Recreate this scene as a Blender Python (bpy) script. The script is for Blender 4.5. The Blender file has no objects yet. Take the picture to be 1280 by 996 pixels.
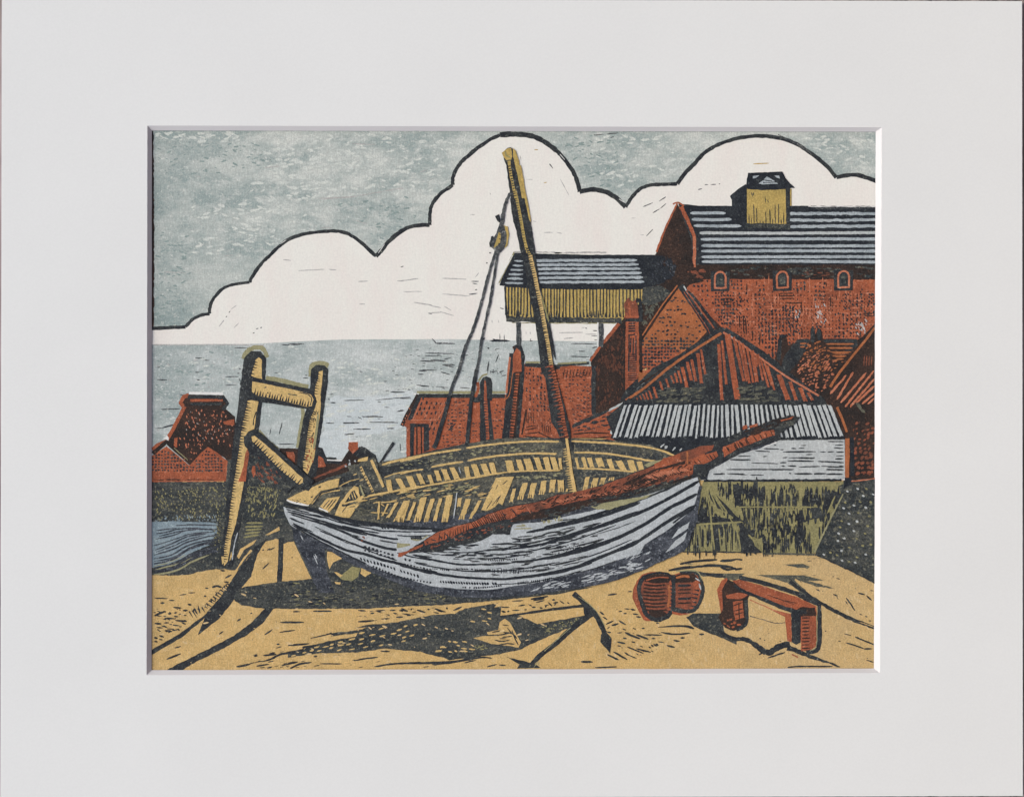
import bpy, math, random
from mathutils import Vector, Euler
from mathutils.geometry import tessellate_polygon

# ------------------------------------------------------------------ set-up
sc = bpy.context.scene
S = 0.0004                      # metres for one pixel of the photograph, on the print
DIST = 1.5                      # lens height above the print
MAT_T = 0.0023                  # thickness of the mat board
SM = S * (DIST - MAT_T) / DIST  # metres per pixel on the face of the mat

cam_d = bpy.data.cameras.new('camera')
cam = bpy.data.objects.new('camera', cam_d)
sc.collection.objects.link(cam)
cam.location = (0, 0, DIST)
cam.rotation_euler = (0, 0, 0)
cam_d.sensor_fit = 'HORIZONTAL'
cam_d.sensor_width = 36
cam_d.lens = 36 * DIST / (1280 * S)
cam_d.clip_start = 0.05
cam_d.clip_end = 200
sc.camera = cam

SUN_EL, SUN_AZ = 38, 174        # the light comes from the upper left
world = bpy.data.worlds.new('World')
sc.world = world
world.use_nodes = True
wn = world.node_tree.nodes
wl = world.node_tree.links
bg = wn['Background']
sky = wn.new('ShaderNodeTexSky')
sky.sky_type = 'NISHITA'
sky.sun_disc = False
sky.sun_elevation = math.radians(SUN_EL)
sky.sun_rotation = math.radians(90 - SUN_AZ)
sky.air_density = 0.6
sky.dust_density = 3.0
wl.new(sky.outputs['Color'], bg.inputs['Color'])
bg.inputs['Strength'].default_value = 0.15

sun_d = bpy.data.lights.new('sun', 'SUN')
sun_d.energy = 0.68
sun_d.angle = math.radians(14)
sun_d.color = (1.0, 0.985, 0.85)
sun = bpy.data.objects.new('sun', sun_d)
sc.collection.objects.link(sun)
dirv = Vector((math.cos(math.radians(SUN_AZ)) * math.cos(math.radians(SUN_EL)),
               math.sin(math.radians(SUN_AZ)) * math.cos(math.radians(SUN_EL)),
               math.sin(math.radians(SUN_EL))))
sun.rotation_euler = dirv.to_track_quat('Z', 'Y').to_euler()
sun.location = dirv * 3

sc.view_settings.view_transform = 'Standard'
sc.view_settings.look = 'None'
sc.view_settings.exposure = 0.52
sc.view_settings.gamma = 1.0

rnd = random.Random(7)

# ------------------------------------------------------------------ materials
GAIN = (0.97, 0.93, 0.945)     # how bright a sheet of each primary comes out under this light


def lin(c):
    out = []
    for v, g in zip(c, GAIN):
        v = v / 255.0
        v = v / 12.92 if v <= 0.04045 else ((v + 0.055) / 1.055) ** 2.4
        out.append(min(v / g, 0.95))
    return (out[0], out[1], out[2], 1.0)


MATS = {}


def ink(name, base, alt, amt=0.6, scale=60, stretch=(1, 1, 1), grain=0.16, speck=None, speck_amt=0.0,
        rough=0.82, side=None, grain_scale=1300, lo=0.42, hi=0.66, patch=None, speck_scale=620):
    """A printed ink: patchy coverage, a fine paper grain, and specks where the block did not touch."""
    m = bpy.data.materials.new(name)
    m.use_nodes = True
    n, l = m.node_tree.nodes, m.node_tree.links
    b = n['Principled BSDF']
    b.inputs['Roughness'].default_value = rough
    b.inputs['Specular IOR Level'].default_value = 0.2
    tc = n.new('ShaderNodeTexCoord')
    mp = n.new('ShaderNodeMapping')
    mp.inputs['Scale'].default_value = stretch
    l.new(tc.outputs['Object'], mp.inputs['Vector'])

    def noise(sc_, det, vec, rg=0.6):
        t = n.new('ShaderNodeTexNoise')
        t.inputs['Scale'].default_value = sc_
        t.inputs['Detail'].default_value = det
        t.inputs['Roughness'].default_value = rg
        l.new(vec, t.inputs['Vector'])
        return t.outputs['Fac']

    def ramp(val, a, c, top=1.0):
        r = n.new('ShaderNodeMapRange')
        r.inputs['From Min'].default_value = a
        r.inputs['From Max'].default_value = c
        r.inputs['To Max'].default_value = top
        r.clamp = True
        l.new(val, r.inputs['Value'])
        return r.outputs['Result']

    def mix(f, a, c, mode='MIX'):
        x = n.new('ShaderNodeMix')
        x.data_type = 'RGBA'
        x.blend_type = mode
        if isinstance(f, float):
            x.inputs[0].default_value = f
        else:
            l.new(f, x.inputs[0])
        for k, v in ((6, a), (7, c)):
            if isinstance(v, tuple):
                x.inputs[k].default_value = v
            else:
                l.new(v, x.inputs[k])
        return x.outputs[2]

    col = mix(ramp(noise(scale, 7, mp.outputs['Vector'], 0.68), lo, hi, amt), lin(base), lin(alt))
    if patch:                     # where the block pulled ink off again
        col = mix(ramp(noise(190, 6, mp.outputs['Vector'], 0.75), 0.50, 0.66, 0.75), col, lin(patch))
    if side:                      # ink laid on more heavily towards one side of the block
        sx = n.new('ShaderNodeSeparateXYZ')
        l.new(tc.outputs['Object'], sx.inputs[0])
        g = ramp(sx.outputs[0], side[1] * S, side[0] * S, side[3])
        mm = n.new('ShaderNodeMath')
        mm.operation = 'MULTIPLY'
        l.new(g, mm.inputs[0])
        l.new(ramp(noise(22, 5, tc.outputs['Object']), 0.3, 0.6), mm.inputs[1])
        col = mix(mm.outputs[0], col, lin(side[2]))
    if speck:
        col = mix(ramp(noise(speck_scale, 4, tc.outputs['Object'], 0.7), 0.66 - 0.16 * speck_amt, 0.78 - 0.1 * speck_amt), col, lin(speck))
    gv = noise(grain_scale, 3, tc.outputs['Object'], 0.7)
    mr = n.new('ShaderNodeMapRange')
    mr.inputs['From Min'].default_value = 0.36
    mr.inputs['From Max'].default_value = 0.64
    mr.inputs['To Min'].default_value = 1 - grain
    mr.inputs['To Max'].default_value = 1 + grain
    l.new(gv, mr.inputs['Value'])
    cb = n.new('ShaderNodeCombineColor')
    for k in range(3):
        l.new(mr.outputs['Result'], cb.inputs[k])
    col = mix(1.0, col, cb.outputs[0], 'MULTIPLY')
    mw = n.new('ShaderNodeMapping')     # faint upright threads of the laid paper
    mw.inputs['Scale'].default_value = (1, 0.16, 1)
    l.new(tc.outputs['Object'], mw.inputs['Vector'])
    wv = n.new('ShaderNodeMapRange')
    wv.inputs['From Min'].default_value = 0.36
    wv.inputs['From Max'].default_value = 0.64
    wv.inputs['To Min'].default_value = 1 - min(0.07, grain * 0.45)
    wv.inputs['To Max'].default_value = 1 + min(0.07, grain * 0.45)
    l.new(noise(1500, 2, mw.outputs['Vector']), wv.inputs['Value'])
    cw_ = n.new('ShaderNodeCombineColor')
    for k in range(3):
        l.new(wv.outputs['Result'], cw_.inputs[k])
    col = mix(1.0, col, cw_.outputs[0], 'MULTIPLY')
    l.new(col, b.inputs['Base Color'])
    bp = n.new('ShaderNodeBump')
    bp.inputs['Strength'].default_value = 0.12
    bp.inputs['Distance'].default_value = 0.0001
    l.new(gv, bp.inputs['Height'])
    l.new(bp.outputs['Normal'], b.inputs['Normal'])
    MATS[name] = m
    return m


ink('paper', (226, 220, 214), (223, 213, 210), 0.8, 25, (3, 1, 1), 0.035)
ink('cloud_white', (228, 225, 216), (227, 219, 211), 0.9, 22, (2.4, 0.8, 1), 0.035, grain_scale=900)
ink('sky_ink', (152, 163, 159), (206, 207, 199), 0.9, 40, (0.7, 1.4, 1), 0.15, (210, 210, 202), 0.6,
    side=(-455, -330, (118, 136, 134), 0.7), lo=0.42, hi=0.66, patch=(207, 208, 201))
ink('sea_ink', (160, 169, 166), (202, 205, 201), 0.85, 55, (0.6, 1.5, 1), 0.14, (208, 210, 206), 0.7,
    side=(-460, -200, (138, 150, 147), 0.7), patch=(202, 205, 202))
ink('sea_pale', (190, 197, 197), (206, 209, 207), 0.7, 70, (0.5, 2, 1), 0.12, patch=(168, 178, 177))
ink('sand', (199, 165, 108), (178, 150, 100), 0.8, 70, (1, 1, 1), 0.2, (216, 190, 140), 0.6, grain_scale=1500, speck_scale=950,
    side=(470, 150, (184, 160, 122), 0.7), patch=(212, 182, 128))
ink('yellow', (203, 172, 114), (180, 154, 100), 0.7, 160, (1, 1, 1), 0.2, (220, 200, 150), 0.5, speck_scale=900)
ink('mustard', (182, 156, 92), (150, 134, 82), 0.7, 160, (1, 1, 1), 0.22, (120, 108, 70), 0.3)
ink('olive', (143, 136, 94), (122, 118, 86), 0.8, 120, (2, 0.6, 1), 0.26, (84, 86, 70), 0.5)
ink('olive_halo', (142, 138, 104), (158, 154, 122), 0.8, 220, (1, 1, 1), 0.2)
ink('red', (162, 90, 62), (126, 72, 54), 0.95, 90, (1, 1, 1), 0.28, (192, 134, 108), 0.6, patch=(138, 78, 56))
ink('red_worn', (172, 104, 76), (190, 124, 98), 0.8, 60, (1.4, 0.7, 1), 0.22, (208, 154, 128), 0.6)
ink('orange', (164, 100, 64), (138, 86, 58), 0.8, 80, (1, 1, 1), 0.22, (196, 136, 98), 0.4)
ink('spar_red', (140, 80, 60), (92, 62, 51), 0.95, 90, (1, 1, 1), 0.28, (176, 116, 92), 0.4, patch=(80, 60, 52))
ink('brown_black', (45, 40, 38), (72, 54, 46), 0.7, 70, (1, 1, 1), 0.4, (108, 76, 60), 0.5)
ink('black', (41, 44, 48), (66, 69, 68), 0.85, 130, (1, 1, 1), 0.42, (122, 124, 116), 0.5)
ink('black_solid', (35, 39, 45), (54, 58, 61), 0.8, 130, (1, 1, 1), 0.4, (100, 104, 102), 0.4)
ink('black_worn', (52, 56, 60), (98, 100, 98), 0.9, 260, (1, 1, 1), 0.34, (150, 150, 145), 0.7)
ink('sand_bare', (206, 180, 136), (196, 168, 120), 0.8, 200, (1, 1, 1), 0.16, (182, 154, 108), 0.7, speck_scale=900)
ink('rust_dark', (92, 60, 48), (70, 50, 43), 0.8, 90, (1, 1, 1), 0.3, (126, 82, 62), 0.4)
ink('black_olive', (50, 55, 57), (84, 85, 80), 0.95, 60, (0.6, 1.6, 1), 0.46, (122, 120, 104), 0.8, patch=(38, 42, 46))
ink('black_blue', (43, 47, 54), (82, 86, 93), 0.85, 90, (0.6, 1.6, 1), 0.42, (124, 128, 134), 0.7, patch=(92, 95, 101))
ink('black_interior', (58, 62, 63), (102, 100, 87), 0.95, 90, (0.4, 1.8, 1), 0.44, (140, 134, 112), 0.8, patch=(46, 51, 55))
ink('shade_grey', (76, 78, 72), (104, 102, 86), 0.8, 80, (0.6, 1.6, 1), 0.38, (140, 132, 104), 0.7)
ink('hull', (174, 178, 179), (154, 160, 162), 0.8, 90, (0.7, 1.5, 1), 0.18, (198, 202, 204), 0.6, patch=(190, 194, 196))
ink('tin', (184, 187, 185), (162, 167, 167), 0.8, 120, (1, 1, 1), 0.14, (202, 204, 202), 0.5)
ink('slate', (168, 175, 178), (132, 141, 146), 0.8, 110, (0.5, 1.5, 1), 0.2, (194, 199, 200), 0.5)
ink('stream_blue', (118, 134, 142), (146, 159, 162), 0.8, 90, (0.6, 1.6, 1), 0.22, (170, 182, 184), 0.6)
ink('sky_bare', (204, 206, 198), (186, 192, 186), 0.8, 200, (1, 1, 1), 0.14, (158, 168, 163), 0.6)
ink('sky_deep', (128, 144, 140), (146, 160, 155), 0.8, 200, (1, 1, 1), 0.14, (186, 192, 186), 0.6)
ink('faint', (160, 158, 154), (198, 192, 187), 0.9, 500, (1, 1, 1), 0.12)
ink('added_wall_paint', (100, 76, 62), (92, 70, 58), 0.5, 3, grain=0.05)  # warm brown of the added bounce wall
ink('white_gap', (222, 219, 214), (206, 206, 202), 0.6, 200, (1, 1, 1), 0.05)

# ------------------------------------------------------------------ drawing helpers


def Z(ox, oy, k=6.4):
    def f(*v):
        return [(ox + v[i] / k, oy + v[i + 1] / k) for i in range(0, len(v), 2)]
    return f


A = Z(180, 380); B = Z(180, 520); Cc = Z(180, 690); D = Z(360, 380); E = Z(340, 520); F = Z(360, 690)
G = Z(180, 620); H = Z(500, 160); I = Z(500, 310); J = Z(500, 440); K = Z(500, 560); L = Z(540, 690)
M = Z(680, 160); N = Z(680, 310); O = Z(680, 440); P = Z(680, 560); Q = Z(720, 690); R = Z(860, 160, 5.333)
SS = Z(800, 310); U = Z(900, 310); V = Z(900, 440); W = Z(850, 560); X = Z(900, 690); Y = Z(340, 600)
AA = Z(950, 560); AB = Z(290, 430); AC = Z(340, 270); AD = Z(600, 520, 8); AE = Z(780, 520, 8)
AF = Z(600, 170, 12.77); AG = Z(600, 620); PX = Z(0, 0, 1)

CELL = 6
levels = {}
LV = 0.000003


def inside(x, y, poly):
    c = False
    j = len(poly) - 1
    for i in range(len(poly)):
        xi, yi = poly[i]
        xj, yj = poly[j]
        if (yi > y) != (yj > y) and x < (xj - xi) * (y - yi) / (yj - yi + 1e-12) + xi:
            c = not c
        j = i
    return c


def cells_of(poly):
    out = set()
    m = len(poly)
    for i in range(m):
        x0, y0 = poly[i]
        x1, y1 = poly[(i + 1) % m]
        d = max(1, int(math.hypot(x1 - x0, y1 - y0) / 3))
        for t in range(d + 1):
            out.add((int((x0 + (x1 - x0) * t / d) // CELL), int((y0 + (y1 - y0) * t / d) // CELL)))
    xs = [p[0] for p in poly]
    ys = [p[1] for p in poly]
    for cx in range(int(min(xs) // CELL), int(max(xs) // CELL) + 1):
        for cy in range(int(min(ys) // CELL), int(max(ys) // CELL) + 1):
            if (cx, cy) not in out and inside((cx + 0.5) * CELL, (cy + 0.5) * CELL, poly):
                out.add((cx, cy))
    return out


def smooth(pts, closed=False, n=5):
    if len(pts) < 3:
        return pts
    out = []
    m = len(pts)
    rng = range(m if closed else m - 1)
    for i in rng:
        p0 = pts[(i - 1) % m] if closed or i > 0 else pts[0]
        p1 = pts[i]
        p2 = pts[(i + 1) % m]
        p3 = pts[(i + 2) % m] if closed or i + 2 < m else pts[-1]
        for k in range(n):
            t = k / n
            out.append(tuple(0.5 * ((2 * p1[a]) + (-p0[a] + p2[a]) * t + (2 * p0[a] - 5 * p1[a] + 4 * p2[a] - p3[a]) * t * t
                                    + (-p0[a] + 3 * p1[a] - 3 * p2[a] + p3[a]) * t ** 3) for a in (0, 1)))
    if not closed:
        out.append(pts[-1])
    return out


def rough_edge(poly, j, step=3.5):
    if j <= 0:
        return poly
    out = []
    m = len(poly)
    for i in range(m):
        x0, y0 = poly[i]
        x1, y1 = poly[(i + 1) % m]
        d = math.hypot(x1 - x0, y1 - y0)
        k = max(1, int(d / step))
        for t in range(k):
            f = t / k
            out.append((x0 + (x1 - x0) * f + rnd.uniform(-j, j), y0 + (y1 - y0) * f + rnd.uniform(-j, j)))
    return out


class Part:
    def __init__(self, name, parent=None, label=None):
        self.v, self.f, self.mi, self.ms = [], [], [], []
        self.ob = bpy.data.objects.new(name, bpy.data.meshes.new(name))
        sc.collection.objects.link(self.ob)
        if parent is not None:
            self.ob.parent = parent.ob if isinstance(parent, Part) else parent
        if label:
            self.ob['label'] = label
        parts.append(self)

    def _m(self, mat):
        if mat not in self.ms:
            self.ms.append(mat)
        return self.ms.index(mat)

    def _emit(self, shapes, mat):
        cells = set()
        for s in shapes:
            cells |= cells_of(s[0])
        lv = 1 + max((levels.get(c, 0) for c in cells), default=0)
        for c in cells:
            levels[c] = lv
        mi = self._m(mat)
        for q, (outline, vs, fs) in enumerate(shapes):
            o = len(self.v)
            z = lv * LV + (q % 3) * 0.0000008
            self.v += [((x - 640) * S, (498 - y) * S, z) for x, y in vs]
            for f in fs:
                self.f.append(tuple(o + i for i in f))
                self.mi.append(mi)

    def poly(self, mat, *polys, j=0.35, sm=False):
        sh = []
        for p in polys:
            if sm:
                p = smooth(p, True, 4)
            p = rough_edge(p, j)
            tr = tessellate_polygon([[Vector((x, y, 0)) for x, y in p]])
            self._emit([(p, p, tr)], mat)

    def _ribbon(self, pts, w, taper, j):
        if isinstance(w, (int, float)):
            ws = [w] * len(pts)
        else:
            ws = [w[0] + (w[1] - w[0]) * i / max(1, len(pts) - 1) for i in range(len(pts))]
        q, qw = [], []
        for i in range(len(pts) - 1):
            x0, y0 = pts[i]
            x1, y1 = pts[i + 1]
            k = max(1, int(math.hypot(x1 - x0, y1 - y0) / 3.0))
            for t in range(k):
                f = t / k
                q.append((x0 + (x1 - x0) * f, y0 + (y1 - y0) * f))
                qw.append(ws[i] + (ws[i + 1] - ws[i]) * f)
        q.append(pts[-1])
        qw.append(ws[-1])
        n = len(q)
        if n < 3:
            q = [q[0], ((q[0][0] + q[-1][0]) / 2, (q[0][1] + q[-1][1]) / 2), q[-1]]
            qw = [qw[0], (qw[0] + qw[-1]) / 2, qw[-1]]
            n = 3
        a, b = [], []
        for i in range(n):
            x0, y0 = q[max(0, i - 1)]
            x1, y1 = q[min(n - 1, i + 1)]
            d = math.hypot(x1 - x0, y1 - y0) or 1
            nx, ny = -(y1 - y0) / d, (x1 - x0) / d
            t = i / (n - 1)
            e = 1.0
            if taper:
                e = min(1.0, 0.45 + t / taper, 0.45 + (1 - t) / taper)
            h = qw[i] * 0.5 * e
            ja, jb = rnd.uniform(-j, j), rnd.uniform(-j, j)
            a.append((q[i][0] + nx * (h + ja), q[i][1] + ny * (h + ja)))
            b.append((q[i][0] - nx * (h + jb), q[i][1] - ny * (h + jb)))
        vs = a + b
        fs = [(i, i + 1, n + i + 1, n + i) for i in range(n - 1)]
        return (a + b[::-1], vs, fs)

    def line(self, mat, pts, w, taper=0.0, j=0.25, sm=True):
        if sm:
            pts = smooth(pts)
        self._emit([self._ribbon(pts, w, taper, j)], mat)

    def lines(self, mat, plist, w, taper=0.3, j=0.2):
        sh = []
        for p in plist:
            ww = w if not isinstance(w, tuple) else rnd.uniform(*w)
            sh.append(self._ribbon(smooth(p), ww, taper, j))
        for s1 in sh:
            self._emit([s1], mat)

    def teeth(self, mat, path, n, ln, side=1, w=1.6, lean=0.0, jl=0.35):
        """Saw-tooth cuts running off one side of a line."""
        seg = [0]
        for i in range(len(path) - 1):
            seg.append(seg[-1] + math.hypot(path[i + 1][0] - path[i][0], path[i + 1][1] - path[i][1]))
        sh = []
        n = max(3, int(n * 0.8))
        ln, w = ln * 1.4, w * 1.25
        for k in range(n):
            t = (k + 0.5 + rnd.uniform(-0.2, 0.2)) / n * seg[-1]
            i = max(q for q in range(len(seg) - 1) if seg[q] <= t)
            f = (t - seg[i]) / max(1e-6, seg[i + 1] - seg[i])
            x = path[i][0] + (path[i + 1][0] - path[i][0]) * f
            y = path[i][1] + (path[i + 1][1] - path[i][1]) * f
            d = seg[i + 1] - seg[i]
            tx, ty = (path[i + 1][0] - path[i][0]) / d, (path[i + 1][1] - path[i][1]) / d
            nx, ny = -ty * side, tx * side
            q = ln * rnd.uniform(1 - jl, 1 + jl)
            hw = w / 2
            vs = [(x - tx * hw - nx * 0.6, y - ty * hw - ny * 0.6), (x + tx * hw - nx * 0.6, y + ty * hw - ny * 0.6),
                  (x + nx * q + tx * (lean * q + 0.2), y + ny * q + ty * (lean * q + 0.2)),
                  (x + nx * q + tx * (lean * q - 0.2), y + ny * q + ty * (lean * q - 0.2))]
            sh.append((vs, vs, [(0, 1, 2, 3)]))
        self._emit(sh, mat)

    def specks(self, mat, poly, n, size=(1, 2.2), ang=0.0, ratio=0.6, jang=0.4, grid=None, keep=1.0, jit=0.25):
        """Little gouge marks scattered (or in rows) inside a region."""
        xs = [p[0] for p in poly]
        ys = [p[1] for p in poly]
        pts = []
        if grid:
            dx, dy = grid[0], grid[1]
            sl = grid[2] if len(grid) > 2 else 0.0
            y = min(ys)
            while y < max(ys):
                x = min(xs) - abs(sl) * (max(ys) - min(ys))
                while x < max(xs) + abs(sl) * (max(ys) - min(ys)):
                    X0 = x + sl * (y - min(ys)) + rnd.gauss(0, dx * jit * 0.5)
                    Y0 = y + rnd.gauss(0, dy * jit * 0.5)
                    if rnd.random() < keep and inside(X0, Y0, poly):
                        pts.append((X0, Y0))
                    x += dx
                y += dy
        else:
            for _ in range(n * 6):
                if len(pts) >= n:
                    break
                p = (rnd.uniform(min(xs), max(xs)), rnd.uniform(min(ys), max(ys)))
                if inside(p[0], p[1], poly):
                    pts.append(p)
        sh = []
        for x, y in pts:
            r = rnd.uniform(*size) / 2 * (1.5 if grid else 1.0)
            a = ang + rnd.uniform(-jang, jang)
            vs = []
            for k in range(6):
                t = k * math.pi / 3
                q = rnd.uniform(0.75, 1.2)
                ux, uy = math.cos(t) * r * q, math.sin(t) * r * ratio * q
                vs.append((x + ux * math.cos(a) - uy * math.sin(a), y + ux * math.sin(a) + uy * math.cos(a)))
            sh.append((vs, vs, [(0, 1, 2, 3, 4, 5)]))
        if grid:
            if sh:
                self._emit(sh, mat)
        else:
            for s1 in sh:
                self._emit([s1], mat)

    def bars(self, mat, rows, j=0.35):
        """Short planks: rows of (x_top, y_top, x_bottom, y_bottom, width), already in photo pixels."""
        sh = []
        for x0, y0, x1, y1, w in rows:
            p = [(x0 - w / 2, y0), (x0 + w / 2, y0 - 0.4), (x1 + w / 2, y1), (x1, y1 - 0.8), (x1 - w / 2, y1 + 0.4)]
            p = rough_edge(p, j, 3)
            tr = tessellate_polygon([[Vector((x, y, 0)) for x, y in p]])
            self._emit([(p, p, tr)], mat)

    def build(self):
        me = self.ob.data
        me.from_pydata(self.v, [], self.f)
        for m in self.ms:
            me.materials.append(MATS[m])
        for i, p in enumerate(me.polygons):
            p.material_index = self.mi[i]
        me.update()
        up = [p for p in me.polygons if p.normal.z < 0]
        if up:
            for p in up:
                p.flip()
        me.update()


parts = []


def thing(name, label, cat, z=0.0):
    o = bpy.data.objects.new(name, None)
    sc.collection.objects.link(o)
    o.location = (0, 0, z)
    o.empty_display_size = 0.05
    o['label'] = label
    o['category'] = cat
    return o


def mesh_obj(name, vs, fs, mats, parent=None, mi=None):
    me = bpy.data.meshes.new(name)
    me.from_pydata(vs, [], fs)
    for m in mats:
        me.materials.append(m)
    if mi:
        for i, p in enumerate(me.polygons):
            p.material_index = mi[i]
    me.update()
    o = bpy.data.objects.new(name, me)
    sc.collection.objects.link(o)
    if parent:
        o.parent = parent
    return o


# ------------------------------------------------------------------ what it lies on
def wood_mat():
    m = bpy.data.materials.new('weathered_oak')
    m.use_nodes = True
    n, l = m.node_tree.nodes, m.node_tree.links
    b = n['Principled BSDF']
    b.inputs['Roughness'].default_value = 0.6
    tc = n.new('ShaderNodeTexCoord')
    mp = n.new('ShaderNodeMapping')
    mp.inputs['Scale'].default_value = (40, 3, 10)
    l.new(tc.outputs['Object'], mp.inputs['Vector'])
    t = n.new('ShaderNodeTexNoise')
    t.inputs['Scale'].default_value = 6
    t.inputs['Detail'].default_value = 8
    l.new(mp.outputs['Vector'], t.inputs['Vector'])
    r = n.new('ShaderNodeValToRGB')
    r.color_ramp.elements[0].position = 0.35
    r.color_ramp.elements[0].color = lin((80, 70, 66))
    r.color_ramp.elements[1].position = 0.65
    r.color_ramp.elements[1].color = lin((168, 152, 150))
    l.new(t.outputs['Fac'], r.inputs['Fac'])
    l.new(r.outputs['Color'], b.inputs['Base Color'])
    bp = n.new('ShaderNodeBump')
    bp.inputs['Distance'].default_value = 0.0004
    bp.inputs['Strength'].default_value = 0.4
    l.new(t.outputs['Fac'], bp.inputs['Height'])
    l.new(bp.outputs['Normal'], b.inputs['Normal'])
    return m


WOOD = wood_mat()
gv, gf = [], []
for i in range(-14, 15):                      # floorboards with fine joints
    x0, x1 = i * 0.14 + 0.07 + 0.0008, (i + 1) * 0.14 + 0.07 - 0.0008
    o = len(gv)
    zt, zb = -0.0040, -0.024
    gv += [(x0, -2, zb), (x1, -2, zb), (x1, 2, zb), (x0, 2, zb), (x0, -2, zt), (x1, -2, zt), (x1, 2, zt), (x0, 2, zt)]
    gf += [(o + 4, o + 5, o + 6, o + 7), (o, o + 1, o + 5, o + 4), (o + 1, o + 2, o + 6, o + 5), (o + 2, o + 3, o + 7, o + 6),
           (o + 3, o, o + 4, o + 7)]
fl = mesh_obj('floor', gv, gf, [WOOD])
fl['kind'] = 'structure'
gr = mesh_obj('ground', [(-60, -60, -0.03), (60, -60, -0.03), (60, 60, -0.03), (-60, 60, -0.03)], [(0, 1, 2, 3)], [WOOD])
gr['kind'] = 'structure'


# added wall, out of view on the right: bounces warm light onto the left bevel
wall = mesh_obj('wall', [(0.7, -2, -0.03), (0.9, -2, -0.03), (0.9, 2, -0.03), (0.7, 2, -0.03), (0.7, -2, 2.2), (0.9, -2, 2.2), (0.9, 2, 2.2), (0.7, 2, 2.2)],
                [(0, 4, 7, 3), (1, 2, 6, 5), (0, 1, 5, 4), (3, 7, 6, 2), (4, 5, 6, 7)], [MATS['added_wall_paint']])
wall['kind'] = 'structure'


# ------------------------------------------------------------------ backing board and mat
def card_mat(name, c, grain=0.02, rough=0.9):
    m = bpy.data.materials.new(name)
    m.use_nodes = True
    n, l = m.node_tree.nodes, m.node_tree.links
    b = n['Principled BSDF']
    b.inputs['Roughness'].default_value = rough
    b.inputs['Specular IOR Level'].default_value = 0.2
    tc = n.new('ShaderNodeTexCoord')
    t = n.new('ShaderNodeTexNoise')
    t.inputs['Scale'].default_value = 900
    t.inputs['Detail'].default_value = 4
    l.new(tc.outputs['Object'], t.inputs['Vector'])
    t2 = n.new('ShaderNodeTexNoise')
    t2.inputs['Scale'].default_value = 14
    t2.inputs['Detail'].default_value = 3
    l.new(tc.outputs['Object'], t2.inputs['Vector'])
    ad = n.new('ShaderNodeMath')
    ad.operation = 'ADD'
    l.new(t.outputs['Fac'], ad.inputs[0])
    l.new(t2.outputs['Fac'], ad.inputs[1])
    r = n.new('ShaderNodeMapRange')
    r.inputs['From Min'].default_value = 0.7
    r.inputs['From Max'].default_value = 1.3
    r.inputs['To Min'].default_value = 1 - grain
    r.inputs['To Max'].default_value = 1 + grain
    l.new(ad.outputs[0], r.inputs['Value'])
    v = n.new('ShaderNodeVectorMath')
    v.operation = 'SCALE'
    v.inputs[0].default_value = c
    l.new(r.outputs['Result'], v.inputs['Scale'])
    l.new(v.outputs[0], b.inputs['Base Color'])
    bp = n.new('ShaderNodeBump')
    bp.inputs['Strength'].default_value = 0.25
    bp.inputs['Distance'].default_value = 0.0001
    l.new(t.outputs['Fac'], bp.inputs['Height'])
    l.new(bp.outputs['Normal'], b.inputs['Normal'])
    return m


MATCARD = card_mat('mat_card', (0.768, 0.797, 0.763))
CORE = card_mat('mat_core', (0.68, 0.675, 0.66), 0.01)
BACKM = card_mat('backing_card', (0.55, 0.52, 0.47))

OUT = [(2.2, -1.5), (1277.6, 1.8), (1278.6, 994.2), (0.4, 997.5)]
HO = [(184.2, 157.2), (1102.2, 159.4), (1100.0, 840.6), (183.2, 843.4)]
HI = [(190.0, 163.6), (1094.4, 165.1), (1092.2, 835.0), (189.6, 837.0)]


def wp(p, s, z):
    return ((p[0] - 640) * s, (498 - p[1]) * s, z)


mat_t = thing('window_mat', 'wide off-white window mat with slanting cut opening framing the woodcut print', 'picture mat', 0.0004)
zt, zb = MAT_T - 0.0004, 0.0
# face and outer edge
vs = [wp(p, SM, zt) for p in OUT] + [wp(p, SM, zt) for p in HO] + [wp(p, SM, zb) for p in OUT]
fs = [(0, 4, 5, 1), (1, 5, 6, 2), (2, 6, 7, 3), (3, 7, 4, 0)]
fs = [tuple(reversed(f)) for f in fs]
fs += [(0, 1, 9, 8), (1, 2, 10, 9), (2, 3, 11, 10), (3, 0, 8, 11)]
# subdivide the long edges a touch so that the cut edge is not ruler perfect
mesh_obj('face', vs, fs, [MATCARD], mat_t)
for i in range(4):
    a, b = HO[i], HO[(i + 1) % 4]
    c, d = HI[i], HI[(i + 1) % 4]
    n = 60
    vv = []
    for k in range(n + 1):
        t = k / n
        w = 0.0 if k in (0, n) else rnd.uniform(-0.12, 0.12)
        pa = (a[0] + (b[0] - a[0]) * t, a[1] + (b[1] - a[1]) * t)
        pc = (c[0] + (d[0] - c[0]) * t + (w if i % 2 else 0), c[1] + (d[1] - c[1]) * t + (0 if i % 2 else w))
        vv += [wp(pa, SM, zt), wp(pc, S, zb)]
    ff = [(2 * k, 2 * k + 1, 2 * k + 3, 2 * k + 2) for k in range(n)]
    mesh_obj('bevel', vv, ff, [CORE], mat_t)

bk = 0.0003
bb = mesh_obj('backing_board', [wp(p, SM, -0.0004) for p in OUT] + [wp(p, SM, -0.0038) for p in OUT],
              [(3, 2, 1, 0), (0, 1, 5, 4), (1, 2, 6, 5), (2, 3, 7, 6), (3, 0, 4, 7), (4, 5, 6, 7)], [BACKM])
bb['label'] = 'thin buff backing board lying on the floorboards under the white mat'
bb['category'] = 'backing board'

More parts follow.
